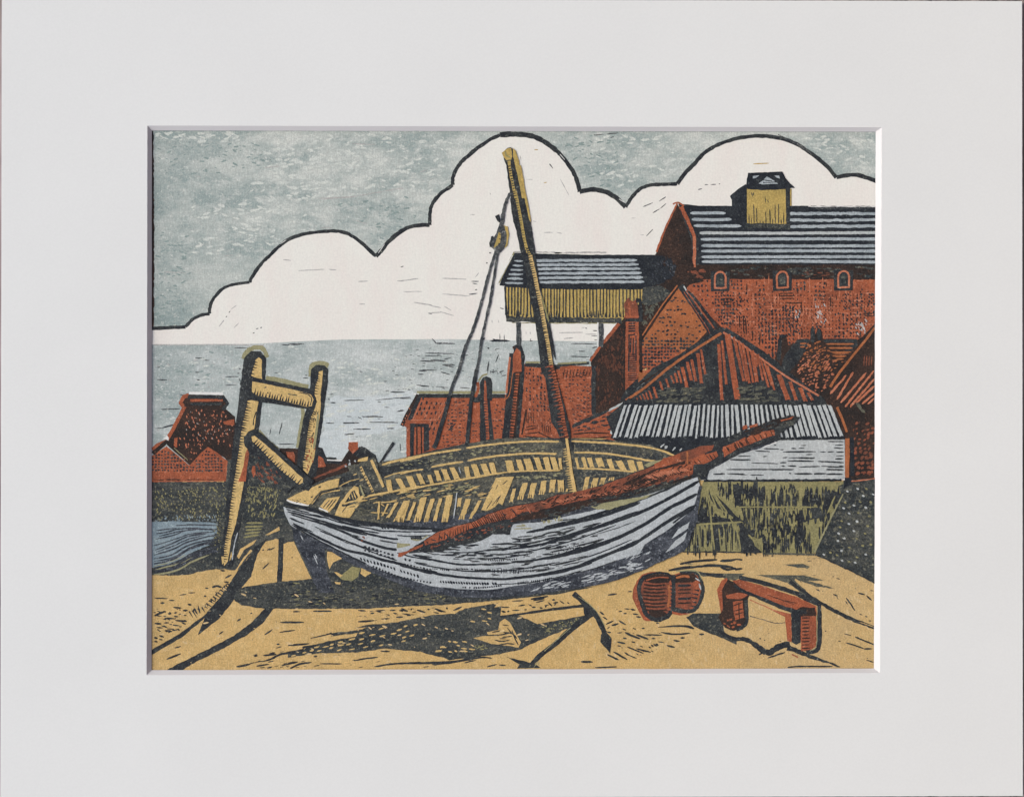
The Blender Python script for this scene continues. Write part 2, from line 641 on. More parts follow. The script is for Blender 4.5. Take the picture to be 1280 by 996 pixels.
# ------------------------------------------------------------------ the print
pr = thing('woodcut_print', 'colour woodcut print of a beached rowing boat, red warehouses and sea', 'art print', 0.0)
pap = mesh_obj('paper', [wp(p, S, z) for z in (-0.00001, -0.0002) for p in ((168, 145), (1116, 145), (1116, 856), (168, 856))],
               [(3, 2, 1, 0), (0, 1, 5, 4), (1, 2, 6, 5), (2, 3, 7, 6), (3, 0, 4, 7), (4, 5, 6, 7)], [MATS['paper']], pr)

XL, XR = 184, 1100
# ---- sky
sky_p = Part('printed_sky', pr, 'mottled grey-green printed sky')
sky_p.poly('sky_ink', [(XL, 156), (XR, 156), (XR, 432), (XL, 432)], j=0)
for reg, k in ((PX(370, 168, 560, 168, 566, 190, 540, 240, 470, 235, 400, 240, 350, 235, 330, 190), 170), (PX(195, 166, 300, 166, 300, 178, 195, 178), 40), (PX(330, 200, 400, 190, 420, 240, 360, 300, 300, 320, 300, 260), 90),
               (PX(240, 250, 330, 250, 320, 300, 240, 330), 40), (PX(740, 170, 850, 170, 840, 220, 780, 250, 740, 210), 60), (PX(1000, 170, 1090, 170, 1090, 215, 1050, 215), 40)):
    sky_p.specks('sky_bare', reg, k, (3, 13), 0.0, 0.32, 0.5)
for reg, k in ((PX(195, 180, 330, 178, 330, 215, 195, 220), 60), (PX(193, 290, 240, 290, 235, 400, 193, 400), 70), (PX(420, 250, 520, 245, 520, 280, 470, 310), 40), (PX(690, 170, 780, 170, 775, 240, 735, 235), 50)):
    sky_p.specks('sky_deep', reg, k, (2, 9), 0.0, 0.3, 0.5)
sky_p.lines('black_worn', [M(400, 60, 480, 52), M(500, 50, 595, 42), M(530, 80, 560, 72), M(400, 55, 420, 60)], 1.1)
sky_p.lines('faint', [H(160, 355, 220, 335), H(240, 415, 280, 400), H(0, 487, 35, 483), AC(660, 30, 760, 70), AC(390, 95, 480, 94),
                      PX(244, 220, 252, 222), PX(330, 210, 350, 208), PX(398, 248, 440, 246), PX(280, 320, 292, 319),
                      PX(440, 180, 470, 181), PX(205, 340, 232, 341), PX(900, 170, 905, 170)], 0.9)
sky_p.specks('black_worn', PX(328, 190, 346, 188, 348, 202, 330, 203), 9, (0.7, 1.4))
sky_p.line('faint', PX(400, 249, 432, 247, 470, 241, 504, 235), 1.2, taper=0.4, j=0.5)
bd = Part('printed_border_and_shadow', pr, 'thin dark edge of the key block and painted bevel shadow down the left side')
bd.line('brown_black', [(187, 158), (188, 300), (187.5, 500), (187, 700), (187, 842)], 9.5, j=0.7)  # key-block edge, with the shadow of the mat bevel painted into the strip
# ---- cloud
top = [(XL, 411), (205, 410), (232, 408.5), (240, 400), (252, 394), (262, 392), (262.5, 384), (266, 375), (276, 363), (290, 356), (312, 353),
       (317, 343), (328, 328), (338, 319), (355, 303), (378, 293), (402, 290), (420, 289), (436, 293), (452, 304), (470, 320.5),
       (476, 314), (488, 300), (505, 287), (520, 282), (537, 281.5), (537.5, 268), (540, 256), (550, 243), (566, 231.5),
       (566.5, 220), (575, 205), (584, 196), (597, 185), (614, 174), (625, 169), (641, 168), (658, 169), (675, 174), (695, 188),
       (701, 194), (713, 209), (720.6, 224), (724.5, 240), (742, 237), (758, 240.5), (770, 247.5), (782, 259), (789, 248),
       (800, 236.5), (814, 231.5), (830, 230.5), (846.5, 230), (856, 217), (868, 205), (880, 192), (897.5, 181), (922, 173),
       (944, 170.5), (967, 171.5), (991, 178), (1015.6, 193), (1032.5, 207), (1045.6, 222), (1068, 218.5), (1085, 223), (XR, 228)]
cl = Part('printed_cloud', pr, 'white billowing cloud with thick black scalloped outline')
cl.poly('cloud_white', top + [(XR, 427), (800, 427.5), (640, 425.5), (560, 424), (430, 424.3), (360, 427.5), (310, 430), (XL, 430.5)], j=0.15)
cusps = [0, 5, 10, 20, 25, 29, 44, 47, 52, 63, len(top) - 1]
cusps = [0, 2, 5, 10, 20, 25, 29, 43, 47, 52, 63, len(top) - 1]
cw = [4.5, 4, 4, 4.2, 5, 4.6, 5, 6.0, 4.4, 4.8, 5.2, 4.4]
for q in range(len(cusps) - 1):
    seg = top[cusps[q]:cusps[q + 1] + 1]
    if q == 6:
        for a0, a1, ww in ((0, 6, 4.6), (6, 10, 6.4), (10, len(seg) - 1, 5.2)):
            cl.line('black', seg[a0:a1 + 1], ww, j=0.5)
    else:
        cl.line('black', seg, cw[q], j=0.45)
cl.line('black_worn', R(520, 45, 600, 62, 700, 95, 820, 170), 1.6, j=0.4)
cl.line('black_worn', R(600, 45, 700, 90, 830, 165), 1.0, j=0.4)
cl.lines('white_gap', [smooth(AC(30, 290, 90, 235)), AC(850, 300, 900, 225), M(600, 570, 650, 600), [(700, 193), (706, 200)], [(350, 305), (358, 300)]], 0.8)
cl.lines('faint', [AC(210, 438, 420, 428), AC(455, 428, 515, 432), AC(690, 524, 770, 522), AC(1000, 520, 1060, 522), AC(1070, 515, 1170, 500),
                   AC(1050, 606, 1200, 604), AC(1140, 690, 1280, 712), AC(90, 350, 150, 356), AC(700, 706, 745, 704),
                   I(30, 350, 90, 352), I(340, 368, 560, 385), I(550, 370, 620, 362), I(110, 435, 260, 460), I(240, 460, 330, 480),
                   I(230, 520, 330, 515), I(320, 510, 430, 542), I(350, 465, 410, 500), I(600, 235, 630, 200), I(340, 243, 530, 250), I(0, 262, 70, 258),
                   I(735, 575, 738, 600), I(788, 575, 790, 600), I(1008, 665, 1010, 690), I(1040, 670, 1042, 690),
                   N(120, 678, 310, 676), N(160, 725, 235, 718), N(300, 640, 330, 636), N(330, 690, 420, 688),
                   R(80, 410, 95, 405), M(0, 838, 70, 836), M(100, 836, 145, 846), M(130, 410, 200, 540),
                   M(700, 722, 735, 720), M(770, 855, 800, 856), A(700, 40, 740, 10), A(600, 180, 640, 130), A(720, 190, 760, 150),
                   H(560, 694, 600, 694), H(720, 520, 725, 535), H(1010, 412, 1060, 414), H(960, 220, 968, 260), H(1060, 745, 1090, 750)], (0.8, 1.3))
cl.lines('black_worn', [M(790, 632, 870, 600), M(920, 588, 975, 552), M(930, 645, 978, 605), M(870, 680, 925, 650), M(820, 865, 870, 812),
                        M(45, 288, 72, 325), R(112, 380, 135, 378), R(150, 380, 185, 377), R(205, 374, 215, 373), R(68, 411, 92, 407), M(1232, 494, 1265, 487),
                        A(680, 70, 690, 55), A(870, 235, 885, 228), A(895, 200, 915, 195), A(930, 190, 945, 188), A(655, 105, 665, 95), H(1195, 290, 1222, 322),
                        I(570, 268, 630, 268), I(580, 282, 620, 290), I(600, 335, 618, 332), I(555, 372, 618, 364), I(12, 152, 24, 149),
                        I(800, 480, 830, 488), AC(1030, 410, 1052, 402), AC(1250, 778, 1280, 785)], 1.2)
cl.lines('mustard', [R(435, 240, 540, 236), H(1075, 176, 1105, 175), H(1150, 440, 1175, 436)], 1.4)
# ---- sea
sea = Part('printed_sea', pr, 'pale grey-green printed sea with short dark ripples')
sea.poly('sea_ink', [(XL, 430.5), (310, 430), (360, 427.5), (430, 424.3), (560, 424), (640, 425.5), (800, 427.5), (900, 427), (900, 620), (XL, 620)], j=0.2)
sea.poly('sea_pale', D(340, 760, 500, 740, 700, 740, 900, 700, 1000, 700, 1000, 900, 900, 992, 600, 1050, 300, 992),
         E(400, 130, 520, 60, 640, 200, 560, 330, 450, 340, 380, 260), j=1.5, sm=True)
sea.specks('sky_bare', PX(385, 445, 520, 470, 520, 560, 480, 575, 400, 560), 110, (3, 14), -0.1, 0.25, 0.3)
sea.specks('sky_bare', PX(196, 432, 300, 432, 600, 428, 600, 480, 420, 470, 300, 500, 196, 560), 120, (2, 9), 0.0, 0.25, 0.5)
sea.specks('sky_deep', PX(196, 440, 300, 440, 290, 480, 230, 490, 196, 560), 60, (2, 7), 0.0, 0.3, 0.5)
sea.line('faint', [(192, 431), (280, 431), (330, 431.5)], 1.2)
dash = []
for z in (D(820, 703, 930, 706), D(700, 768, 980, 742), D(450, 772, 610, 768), D(770, 826, 815, 828), D(870, 860, 930, 850), D(470, 898, 510, 900),
          D(590, 898, 620, 902), D(690, 900, 760, 903), D(440, 950, 570, 950), D(650, 945, 880, 948), D(340, 788, 380, 790), D(320, 760, 335, 763),
          D(335, 722, 370, 722), D(1100, 392, 1270, 396), D(1140, 448, 1260, 456), D(1235, 488, 1270, 488), D(1050, 530, 1190, 526),
          D(1040, 560, 1085, 562), D(1060, 655, 1130, 660), D(1180, 660, 1280, 668), D(1190, 318, 1280, 312), D(1150, 275, 1190, 318),
          D(120, 592, 160, 592), D(135, 570, 155, 570), D(0, 322, 130, 318), D(560, 905, 590, 918), D(320, 950, 370, 952),
          A(725, 350, 840, 352), A(645, 582, 755, 582), A(645, 650, 740, 648), A(410, 432, 465, 434), A(470, 450, 525, 450), A(410, 546, 440, 546),
          A(420, 605, 445, 608), A(105, 605, 185, 606), A(100, 508, 130, 506), A(135, 842, 290, 838), A(150, 985, 240, 962), A(745, 555, 770, 552),
          A(760, 520, 775, 518), A(285, 722, 345, 736), A(985, 400, 1000, 420), A(1040, 550, 1080, 548), A(1100, 326, 1160, 328), A(1180, 324, 1260, 322),
          B(90, 100, 160, 92, 235, 72), B(1005, 150, 1018, 90), B(1080, 150, 1105, 50), B(1070, 225, 1200, 222),
          E(70, 110, 80, 60), E(570, 60, 700, 52), E(430, 55, 500, 58), E(860, 50, 980, 48), E(920, 100, 980, 98), E(580, 148, 660, 140), E(650, 106, 790, 104), E(1025, 220, 1028, 280), E(740, 5, 850, 2),
          I(280, 760, 440, 766), I(210, 840, 430, 846), I(260, 895, 350, 902), I(340, 935, 380, 938), I(160, 978, 250, 980), I(400, 930, 440, 938), I(765, 915, 790, 850), I(695, 985, 712, 900),
          J(160, 70, 280, 75), J(340, 100, 420, 102), J(150, 150, 215, 150), J(130, 265, 240, 275), J(480, 285, 560, 290), J(0, 370, 90, 370), J(0, 465, 30, 465), J(0, 320, 40, 322), J(330, 160, 400, 180),
          J(360, 110, 430, 118), J(700, 170, 712, 90), J(720, 160, 780, 152), J(790, 165, 830, 150), J(810, 190, 850, 185), J(350, 60, 410, 45), J(200, 30, 330, 30),
          N(215, 765, 420, 768), N(265, 825, 330, 826), N(210, 866, 360, 872), N(380, 700, 425, 702), N(390, 660, 425, 662), N(400, 735, 425, 736), N(385, 800, 425, 790),
          N(330, 640, 345, 642)):
    dash.append(z)
sea.lines('black_worn', dash, (0.9, 1.7), taper=0.4)
sea.specks('black_worn', [(520, 435), (625, 430), (640, 460), (600, 490), (480, 490), (470, 470)], 70, (1.5, 5), 0, 0.22, 0.12)
sea.specks('black_worn', [(410, 470), (520, 440), (520, 560), (470, 575), (410, 560)], 30, (1.5, 5), 0, 0.2, 0.1)
sea.specks('black_worn', J(700, 140, 830, 130, 840, 180, 700, 170), 12, (1.5, 3), 1.3, 0.5)
sea.specks('faint', [(196, 440), (310, 440), (310, 480), (230, 490), (196, 560)], 60, (1, 5), 0, 0.25, 0.2)
ship = Part('printed_ship', sea, 'tiny black two-masted ship on the horizon')
ship.poly('black_solid', I(715, 740, 760, 730, 850, 735, 885, 742, 850, 750, 740, 750), j=0.2)
ship.lines('black', [I(800, 735, 798, 685), I(835, 755, 834, 690), I(740, 730, 760, 728), I(1035, 745, 1060, 742), I(1042, 742, 1046, 725)], 1.0)
# ---- beach
be = Part('printed_beach', pr, 'golden sand foreshore with black shadows and gouged marks')
be.poly('sand', [(XL, 600), (XR, 600), (XR, 846), (XL, 846)], j=0)

# ---- far dark bank on the left and stream
bank = Part('printed_bank', pr, 'dark stippled bank behind the posts and bow')
bank.poly('black_olive', [(XL, 602), (300, 602), (300, 560), (420, 572), (430, 610), (420, 640), (600, 745), (398, 730), (352, 676), (345, 673), (333, 676),
                          (320, 690), (312, 693), (300, 712), (289, 712), (270, 711), (250, 714), (235, 718), (215, 719), (XL, 719)], j=0.6)
bank.specks('olive', [(194, 612), (292, 606), (278, 650), (194, 650)], 230, (1.6, 3.4), 1.35, 0.55, 0.5)
bank.specks('olive', B(830, 600, 1080, 540, 1060, 800, 820, 810), 80, (2, 5.5), 1.75, 0.4, 0.3)
bank.specks('olive', B(800, 560, 1180, 540, 1060, 620, 810, 690), 60, (2, 4.5), 0.7, 0.3, 0.3)
bank.specks('stream_blue', B(90, 800, 600, 790, 590, 835, 90, 850), 60, (1.5, 3.2), 1.5, 0.45, 0.2)
bank.lines('olive', [G(820, 215, 950, 213), G(805, 245, 950, 240), G(815, 272, 940, 262), G(805, 300, 930, 286), G(795, 330, 920, 308)], 2.2)
bank.specks('brown_black', B(870, 300, 1100, 400, 1150, 520, 880, 520), 60, (4, 9), 0.7, 0.5)
bank.poly('red', B(870, 395, 885, 400, 890, 460, 875, 490, 862, 440), j=0.3)
st = Part('printed_stream', pr, 'pale blue stream with flowing black lines')
st.poly('stream_blue', G(60, 205, 200, 200, 590, 210, 580, 300, 520, 390, 400, 440, 300, 500, 200, 540, 60, 575), j=0.5)
for z, w in ((G(250, 235, 400, 228, 590, 235), 1.8), (G(100, 300, 190, 285, 280, 262, 420, 258, 590, 275), 1.8), (G(90, 345, 240, 310, 360, 270, 590, 262), 1.5),
             (G(90, 430, 220, 380, 360, 320, 510, 298), 2.0), (G(80, 470, 230, 425, 340, 370, 480, 330, 590, 305), 2.0),
             (G(80, 500, 220, 470, 340, 400, 470, 360, 600, 340), 2.0), (G(80, 540, 230, 505, 350, 430, 480, 385, 600, 375), 2.4),
             (G(80, 575, 220, 550, 350, 480, 480, 430, 600, 400), 2.8), (G(80, 605, 220, 590, 350, 520, 500, 450, 600, 440), 3.4)):
    st.line('black_blue', z, w, taper=0.25)
st.line('olive_halo', G(85, 590, 200, 560, 290, 535, 400, 480), 1.6, taper=0.3)
st.line('olive_halo', G(80, 625, 200, 610, 300, 575, 380, 525, 520, 470), 2.2, taper=0.3)
st.line('olive_halo', G(80, 560, 180, 535, 260, 505, 330, 470), 1.2, taper=0.3)
for z in (G(80, 395, 230, 350, 380, 300, 560, 285), G(80, 520, 230, 490, 360, 415, 490, 370, 600, 355), G(100, 275, 200, 262, 260, 255), G(90, 450, 230, 400, 350, 345, 480, 312), G(80, 592, 220, 570, 350, 500, 480, 440), G(120, 320, 240, 290, 340, 272)):
    st.line('black_blue', z, 1.5, taper=0.3)
st.specks('olive', G(560, 210, 640, 210, 640, 440, 560, 420), 30, (1.2, 2.6), 1.0)
st.specks('black', G(560, 200, 620, 200, 620, 420, 520, 400), 30, (2, 4), 0.3, 0.4)
# sand patches round the bow, tracks and shadows
be.poly('sand', G(905, 450, 985, 365, 1030, 350, 1075, 345, 1065, 690, 900, 715, 755, 745, 860, 640), j=0.4)
be.poly('sand', Y(95, 510, 130, 495, 175, 488, 250, 640, 320, 795, 200, 805, 80, 815), j=0.35)
be.poly('sand', G(760, 500, 745, 480, 770, 420, 900, 345, 880, 380, 800, 430),
        G(970, 310, 1080, 245, 1085, 270, 1000, 310), j=0.3)
be.line('sand', G(860, 430, 800, 500, 740, 590, 700, 650), (2.4, 1.2), j=0.4)
be.poly('black', [(186, 814), (227, 790), (255, 769), (277, 744), (297, 713), (315, 691), (318, 684), (335, 672), (322, 692), (314, 720), (301, 736),
                  (293, 749), (274, 773), (247, 794), (253.5, 778), (256, 772), (228, 796), (186, 820)], j=0.4)
be.poly('black', Cc(180, 940, 340, 860, 520, 770, 720, 665, 850, 570, 970, 445, 1040, 445, 950, 570, 800, 675, 640, 765, 420, 875, 300, 945), j=0.5)
be.line('black', G(1097, 335, 1093, 500, 1082, 700), 6.6, j=0.4)
be.poly('black_olive', [(292, 745), (299, 735), (320, 731), (346, 727), (392, 723), (450, 705), (560, 730), (640, 738), (742, 733), (700, 742), (674, 745), (618, 750.5),
                        (560, 755.5), (500, 758), (460, 760.5), (360, 760.5), (330, 760.5), (302, 756), (294, 751)], j=0.5)
# dark bluish stem support under the bow
bank.poly('black_blue', Y(160, 360, 260, 430, 420, 530, 430, 700, 500, 900, 380, 900, 320, 790, 250, 640, 175, 480), j=0.5)
bank.line('shade_grey', Y(180, 490, 250, 640, 325, 795), 1.6, j=0.3)
bank.lines('hull', [Y(230, 440, 250, 480), Y(335, 600, 365, 670), Y(345, 590, 360, 625)], 1.4)
be.poly('sand', Y(440, 568, 500, 575, 575, 622, 525, 640, 490, 660, 460, 712, 440, 640), j=0.3)
be.poly('olive', Y(500, 735, 560, 755, 640, 690, 710, 700, 690, 770, 640, 805, 560, 795), j=0.4)
be.poly('yellow', Y(497, 733, 520, 735, 570, 765, 540, 775), Y(715, 700, 765, 693, 793, 742, 745, 772, 708, 745), Y(500, 812, 550, 815, 545, 835, 510, 830), j=0.3)
be.specks('shade_grey', F(0, 330, 1280, 330, 1280, 420, 0, 440), 100, (3, 9), 0.0, 0.25, 0.1)
be.specks('olive', F(1180, 330, 1280, 320, 1280, 370, 1180, 380), 8, (2, 4), 0, 0.5)
# central shadow
be.poly('black_olive', F(0, 800, 100, 790, 200, 740, 330, 710, 540, 672, 560, 645, 340, 672, 350, 645, 500, 630, 640, 602, 520, 607, 640, 580, 860, 560, 1080, 515)
        + L(0, 502, 180, 490, 265, 450, 390, 425, 530, 403, 500, 440, 560, 430, 545, 508, 690, 505, 760, 535, 840, 575, 1050, 535, 1235, 505, 1230, 548, 1110, 600, 870, 700,
            700, 780, 540, 815, 260, 850, 140, 862, 100, 842, 0, 822) + F(1060, 795, 760, 770, 560, 800, 240, 808, 0, 842), j=0.5)
be.line('black', F(180, 687, 300, 660, 350, 645), (1.0, 2.4))
be.poly('sand', L(582, 530, 622, 560, 712, 720, 690, 762, 600, 745, 470, 730, 330, 685, 450, 662, 440, 640, 530, 620, 540, 560), j=0.3)
be.lines('black', [L(430, 665, 540, 660, 640, 640), L(480, 640, 560, 625), L(500, 700, 560, 712, 620, 700), L(560, 680, 640, 670), L(570, 640, 640, 650, 680, 690),
                   L(565, 580, 615, 585), L(640, 625, 660, 680, 690, 740), L(540, 690, 590, 690), L(520, 745, 600, 730, 660, 735), L(600, 600, 640, 650)], 1.5)
fleck = []
be.specks('olive', F(0, 240, 1100, 300, 1280, 350, 1280, 410, 640, 440, 0, 445), 60, (2, 7), 0.0, 0.18, 0.1)
be.specks('black_solid', F(0, 240, 1100, 300, 1280, 350, 1280, 410, 640, 440, 0, 445), 50, (4, 12), 0.0, 0.22, 0.1)
for x, y in ((745, 610), (590, 645), (675, 660), (755, 668), (845, 650), (890, 620), (955, 632), (940, 590), (1020, 580), (510, 695), (590, 695), (680, 710), (485, 735),
             (580, 732), (420, 718), (350, 738), (300, 755), (230, 758), (190, 785), (250, 787), (345, 765), (130, 803), (745, 743), (620, 758), (510, 775), (410, 782), (45, 825), (1205, 790), (930, 680), (925, 710), (425, 742), (990, 665), (1235, 757)):
    w = rnd.uniform(14, 26)
    fleck.append(F(x - w, y + 5, x + w, y - 5))
for x, y in ((460, 482), (460, 530), (420, 550), (325, 553), (140, 712), (185, 718), (260, 715), (50, 790), (90, 758), (145, 795), (190, 790), (255, 770), (265, 790), (320, 775), (210, 745), (415, 455)):
    w = rnd.uniform(12, 24)
    fleck.append(L(x - w, y - 3, x + w, y + 3))
be.lines('yellow', fleck, (1.6, 2.6), taper=0.35)
be.specks('olive', L(870, 600, 1060, 550, 1210, 520, 1190, 570, 1000, 630, 870, 660), 42, (1.5, 3.2), 0.2, 0.6)
be.specks('olive', L(340, 735, 440, 740, 440, 790, 350, 780), 16, (2, 4), 0.2, 0.4)
# bottom strokes
be.line('black', F(690, 915, 860, 890, 1100, 885, 1280, 878), (2.0, 3.4), taper=0.1)
be.line('black', L(0, 890, 140, 880, 300, 855, 400, 840, 480, 845), (4.2, 1.6), taper=0.1)
be.poly('black', L(590, 835, 700, 860, 800, 885, 840, 905, 870, 925, 680, 930, 700, 895, 640, 860), j=0.4)
be.lines('olive_halo', [L(780, 915, 800, 880), L(815, 920, 850, 870), L(850, 905, 855, 880)], 1.2)
# gouge marks on the sand: little dashes, as cut
be.lines('black', [
    Cc(85, 365, 190, 370), Cc(200, 385, 245, 385), Cc(130, 405, 165, 405), Cc(235, 440, 300, 445), Cc(285, 343, 340, 335), Cc(355, 325, 410, 323),
    Cc(85, 510, 120, 490, 175, 472), Cc(90, 505, 140, 510), Cc(190, 490, 220, 492), Cc(240, 485, 265, 482), Cc(240, 512, 275, 515), Cc(250, 545, 340, 552), Cc(165, 528, 240, 530),
    Cc(160, 565, 200, 562), Cc(230, 580, 285, 588), Cc(85, 568, 140, 572), Cc(145, 590, 180, 595), Cc(100, 600, 150, 605), Cc(185, 612, 240, 615), Cc(165, 625, 225, 632),
    Cc(80, 680, 110, 690), Cc(120, 665, 160, 678), Cc(80, 712, 110, 715), Cc(120, 695, 150, 700), Cc(225, 625, 265, 620), Cc(300, 560, 335, 575), Cc(310, 465, 350, 465),
    Cc(650, 205, 700, 180), Cc(640, 235, 680, 240), Cc(545, 280, 580, 270, 620, 280), Cc(490, 285, 515, 288), Cc(480, 350, 500, 352), Cc(610, 145, 650, 148),
    Cc(850, 490, 865, 486), Cc(745, 550, 775, 530), Cc(600, 655, 635, 630), Cc(965, 660, 1025, 620), Cc(950, 135, 1000, 85), Cc(245, 765, 295, 752), Cc(180, 855, 295, 810),
    Cc(1090, 560, 1280, 560), Cc(1085, 640, 1210, 622), Cc(1160, 742, 1280, 738), Cc(1060, 735, 1085, 735), Cc(1100, 905, 1225, 880), Cc(1165, 925, 1280, 885),
    Cc(740, 915, 850, 895), Cc(880, 830, 910, 826), Cc(955, 825, 1060, 815), Cc(1015, 805, 1050, 803), Cc(900, 910, 1000, 895), Cc(985, 925, 1025, 915), Cc(1195, 475, 1250, 475),
    F(40, 475, 90, 473), F(200, 470, 350, 470), F(560, 465, 620, 467), F(700, 468, 780, 466), F(815, 465, 860, 463), F(660, 487, 690, 486), F(900, 458, 960, 470), F(560, 556, 690, 546),
    F(745, 533, 815, 530), F(865, 520, 920, 516), F(915, 490, 980, 500), F(1030, 460, 1100, 482), F(1115, 455, 1135, 457), F(1175, 450, 1250, 478), F(980, 455, 992, 456),
    F(0, 745, 170, 730), F(0, 885, 80, 875), F(20, 930, 90, 895, 190, 880), F(255, 890, 430, 892), F(525, 868, 620, 850, 720, 838), F(740, 790, 815, 793), F(205, 834, 235, 832),
    L(20, 450, 80, 478), L(90, 470, 110, 478), L(115, 440, 125, 455), L(170, 465, 240, 435), L(260, 883, 350, 862), L(440, 915, 520, 895), L(535, 900, 590, 905),
    Cc(5 + 345, 415, 380, 422), Cc(1180, 40, 1190, 44), G(1000, 432, 1050, 408), G(950, 425, 955, 435), G(985, 432, 1010, 418)], (1.6, 2.8), taper=0.4)
be.line('black', Cc(910, 875, 1000, 860, 1100, 815, 1280, 785), (1.4, 4.0), j=0.5)
be.line('black', PX(378, 809, 392, 807), 3.0)
be.teeth('black', Cc(350, 480, 470, 440, 560, 350, 680, 240), 20, 5.5, 1, 1.8, 0.25)
be.specks('black', Cc(360, 470, 480, 420, 560, 330, 660, 250, 660, 290, 560, 390, 420, 490), 22, (2.5, 6), 1.25, 0.3, 0.2)
be.specks('black', F(560, 455, 1280, 440, 1280, 490, 900, 540, 560, 560), 24, (3, 8), 0.1, 0.22, 0.2)
be.specks('black', Cc(900, 780, 1280, 700, 1280, 925, 800, 925), 18, (3, 10), -0.2, 0.16, 0.1)
be.specks('black', F(0, 850, 1200, 850, 1280, 925, 0, 925), 14, (3, 9), -0.15, 0.16, 0.1)
be.specks('black', Q(200, 480, 700, 650, 800, 740, 400, 860, 250, 800), 16, (2, 7), 0.4, 0.3, 0.2)
be.specks('sand_bare', PX(700, 760, 1090, 720, 1090, 832, 700, 832), 170, (2, 9), 1.4, 0.3, 0.4)
be.specks('sand_bare', PX(195, 725, 700, 760, 700, 832, 195, 832), 110, (2, 8), 0.2, 0.3, 0.5)
be.specks('shade_grey', PX(195, 715, 1090, 700, 1090, 832, 195, 832), 90, (0.8, 1.8), 0.4, 0.6)
be.specks('black', Cc(80, 450, 350, 450, 330, 600, 90, 700), 40, (2, 5), 0.1, 0.35)
# marks beside the boat and anchor
be.lines('black', [
    L(640, 392, 730, 385), L(790, 375, 930, 352), L(810, 385, 900, 370), L(690, 430, 745, 420), L(770, 415, 800, 430), L(560, 440, 620, 440), L(555, 470, 590, 480), L(600, 475, 620, 470),
    L(735, 460, 760, 458), L(830, 400, 900, 385), L(860, 440, 885, 450), L(900, 425, 935, 420), L(930, 400, 960, 430), L(970, 405, 1010, 400), L(960, 380, 985, 380), L(1020, 385, 1060, 412), L(1080, 400, 1100, 412), L(640, 465, 700, 462), L(980, 425, 990, 410), L(905, 440, 915, 425),
    L(1190, 875, 1280, 876), L(560, 435, 580, 440), L(800, 440, 830, 438)], (1.4, 2.6), taper=0.3)
be.lines('black', [
    Q(415, 315, 450, 312), Q(190, 475, 225, 500), Q(215, 515, 250, 540), Q(240, 575, 300, 548), Q(285, 585, 340, 570), Q(340, 545, 400, 580), Q(250, 610, 270, 595), Q(325, 455, 330, 458),
    Q(340, 475, 370, 470), Q(385, 450, 430, 455), Q(435, 455, 475, 462), Q(380, 490, 405, 488), Q(455, 492, 500, 498), Q(480, 515, 520, 520), Q(390, 640, 450, 668, 515, 692),
    Q(480, 658, 580, 695), Q(545, 660, 690, 662), Q(375, 685, 405, 690), Q(330, 715, 395, 730), Q(410, 755, 470, 780, 540, 808), Q(480, 770, 600, 800), Q(520, 780, 560, 795),
    Q(395, 810, 485, 850), Q(300, 795, 410, 858), Q(250, 818, 340, 860), Q(330, 645, 370, 642), Q(600, 740, 620, 755), Q(620, 735, 650, 750), Q(655, 715, 705, 722), Q(640, 730, 660, 745), Q(580, 755, 600, 765),
    Q(725, 745, 790, 760), Q(780, 703, 830, 712), Q(835, 685, 870, 683), Q(985, 655, 1025, 656), Q(525, 608, 550, 608), Q(640, 568, 665, 568), Q(255, 342, 330, 332), Q(605, 690, 635, 690),
    Q(330, 748, 360, 750), Q(40, 875, 135, 876), Q(150, 922, 325, 915), Q(255, 640, 280, 640)], (1.5, 2.8), taper=0.35)
be.line('black', Q(655, 600, 780, 590, 880, 592, 945, 610), (1.6, 3.6), taper=0.3)
be.line('black', Q(680, 640, 790, 655, 915, 648), 2.2, taper=0.4)
# right-hand dark ground, with sand tongues
be.poly('shade_grey', X(-170, 80, -60, 62, 200, 10, 420, -10, 760, 10, 825, 48, 640, 52, 580, 62, 640, 85, 720, 112, 700, 130, 600, 120, 450, 92, 620, 150, 800, 185, 640, 180, 840, 225, 700, 225,
        920, 292, 760, 272, 640, 225, 700, 330, 780, 395, 740, 400, 620, 300, 540, 245, 380, 200, 200, 170, 120, 225, 60, 220, 0, 195, -130, 195, -180, 165, -240, 155, -400, 145, -200, 120, -70, 100, -300, 95), j=0.6)
be.lines('black', [Q(740, 146, 900, 120, 1100, 105, 1280, 125), Q(830, 95, 950, 72, 1130, 60), X(0, 70, 180, 60), X(0, 110, 60, 140, 180, 130), Q(940, 150, 1100, 190, 1190, 195), Q(1000, 170, 1180, 180)], (2.5, 4.0), taper=0.2)
be.poly('sand', X(80, 80, 130, 62, 175, 68, 150, 82), X(95, 112, 175, 102, 180, 118, 110, 122), X(65, 150, 120, 140, 125, 152, 80, 160),
        X(190, 178, 260, 172, 380, 200, 500, 235, 610, 305, 560, 300, 400, 262), Q(900, 105, 1030, 80, 1035, 98, 930, 112), j=0.3)
be.line('sand', X(600, 215, 680, 280, 760, 320, 840, 360), 4.0, taper=0.3)
be.line('sand', X(470, 92, 560, 120, 640, 150, 780, 180), 2.0, taper=0.3)
be.line('sand', X(720, 190, 800, 210, 900, 235), 2.0, taper=0.3)
be.poly('black_olive', Q(880, 520, 940, 488, 1165, 490, 1190, 640, 1285, 700, 1285, 740, 1180, 690, 1000, 620, 940, 592), j=0.5)
be.line('black', X(560, 230, 660, 310, 790, 395, 960, 490, 1080, 545, 1250, 605), (4.0, 4.6), j=0.6)
be.line('sand', X(1110, 555, 1240, 600), 0.8, taper=0.3)
be.line('black', X(-20, 625, 110, 690, 200, 695, 290, 745, 350, 790, 400, 800, 470, 755, 560, 735), (4.2, 8.4), j=0.7)
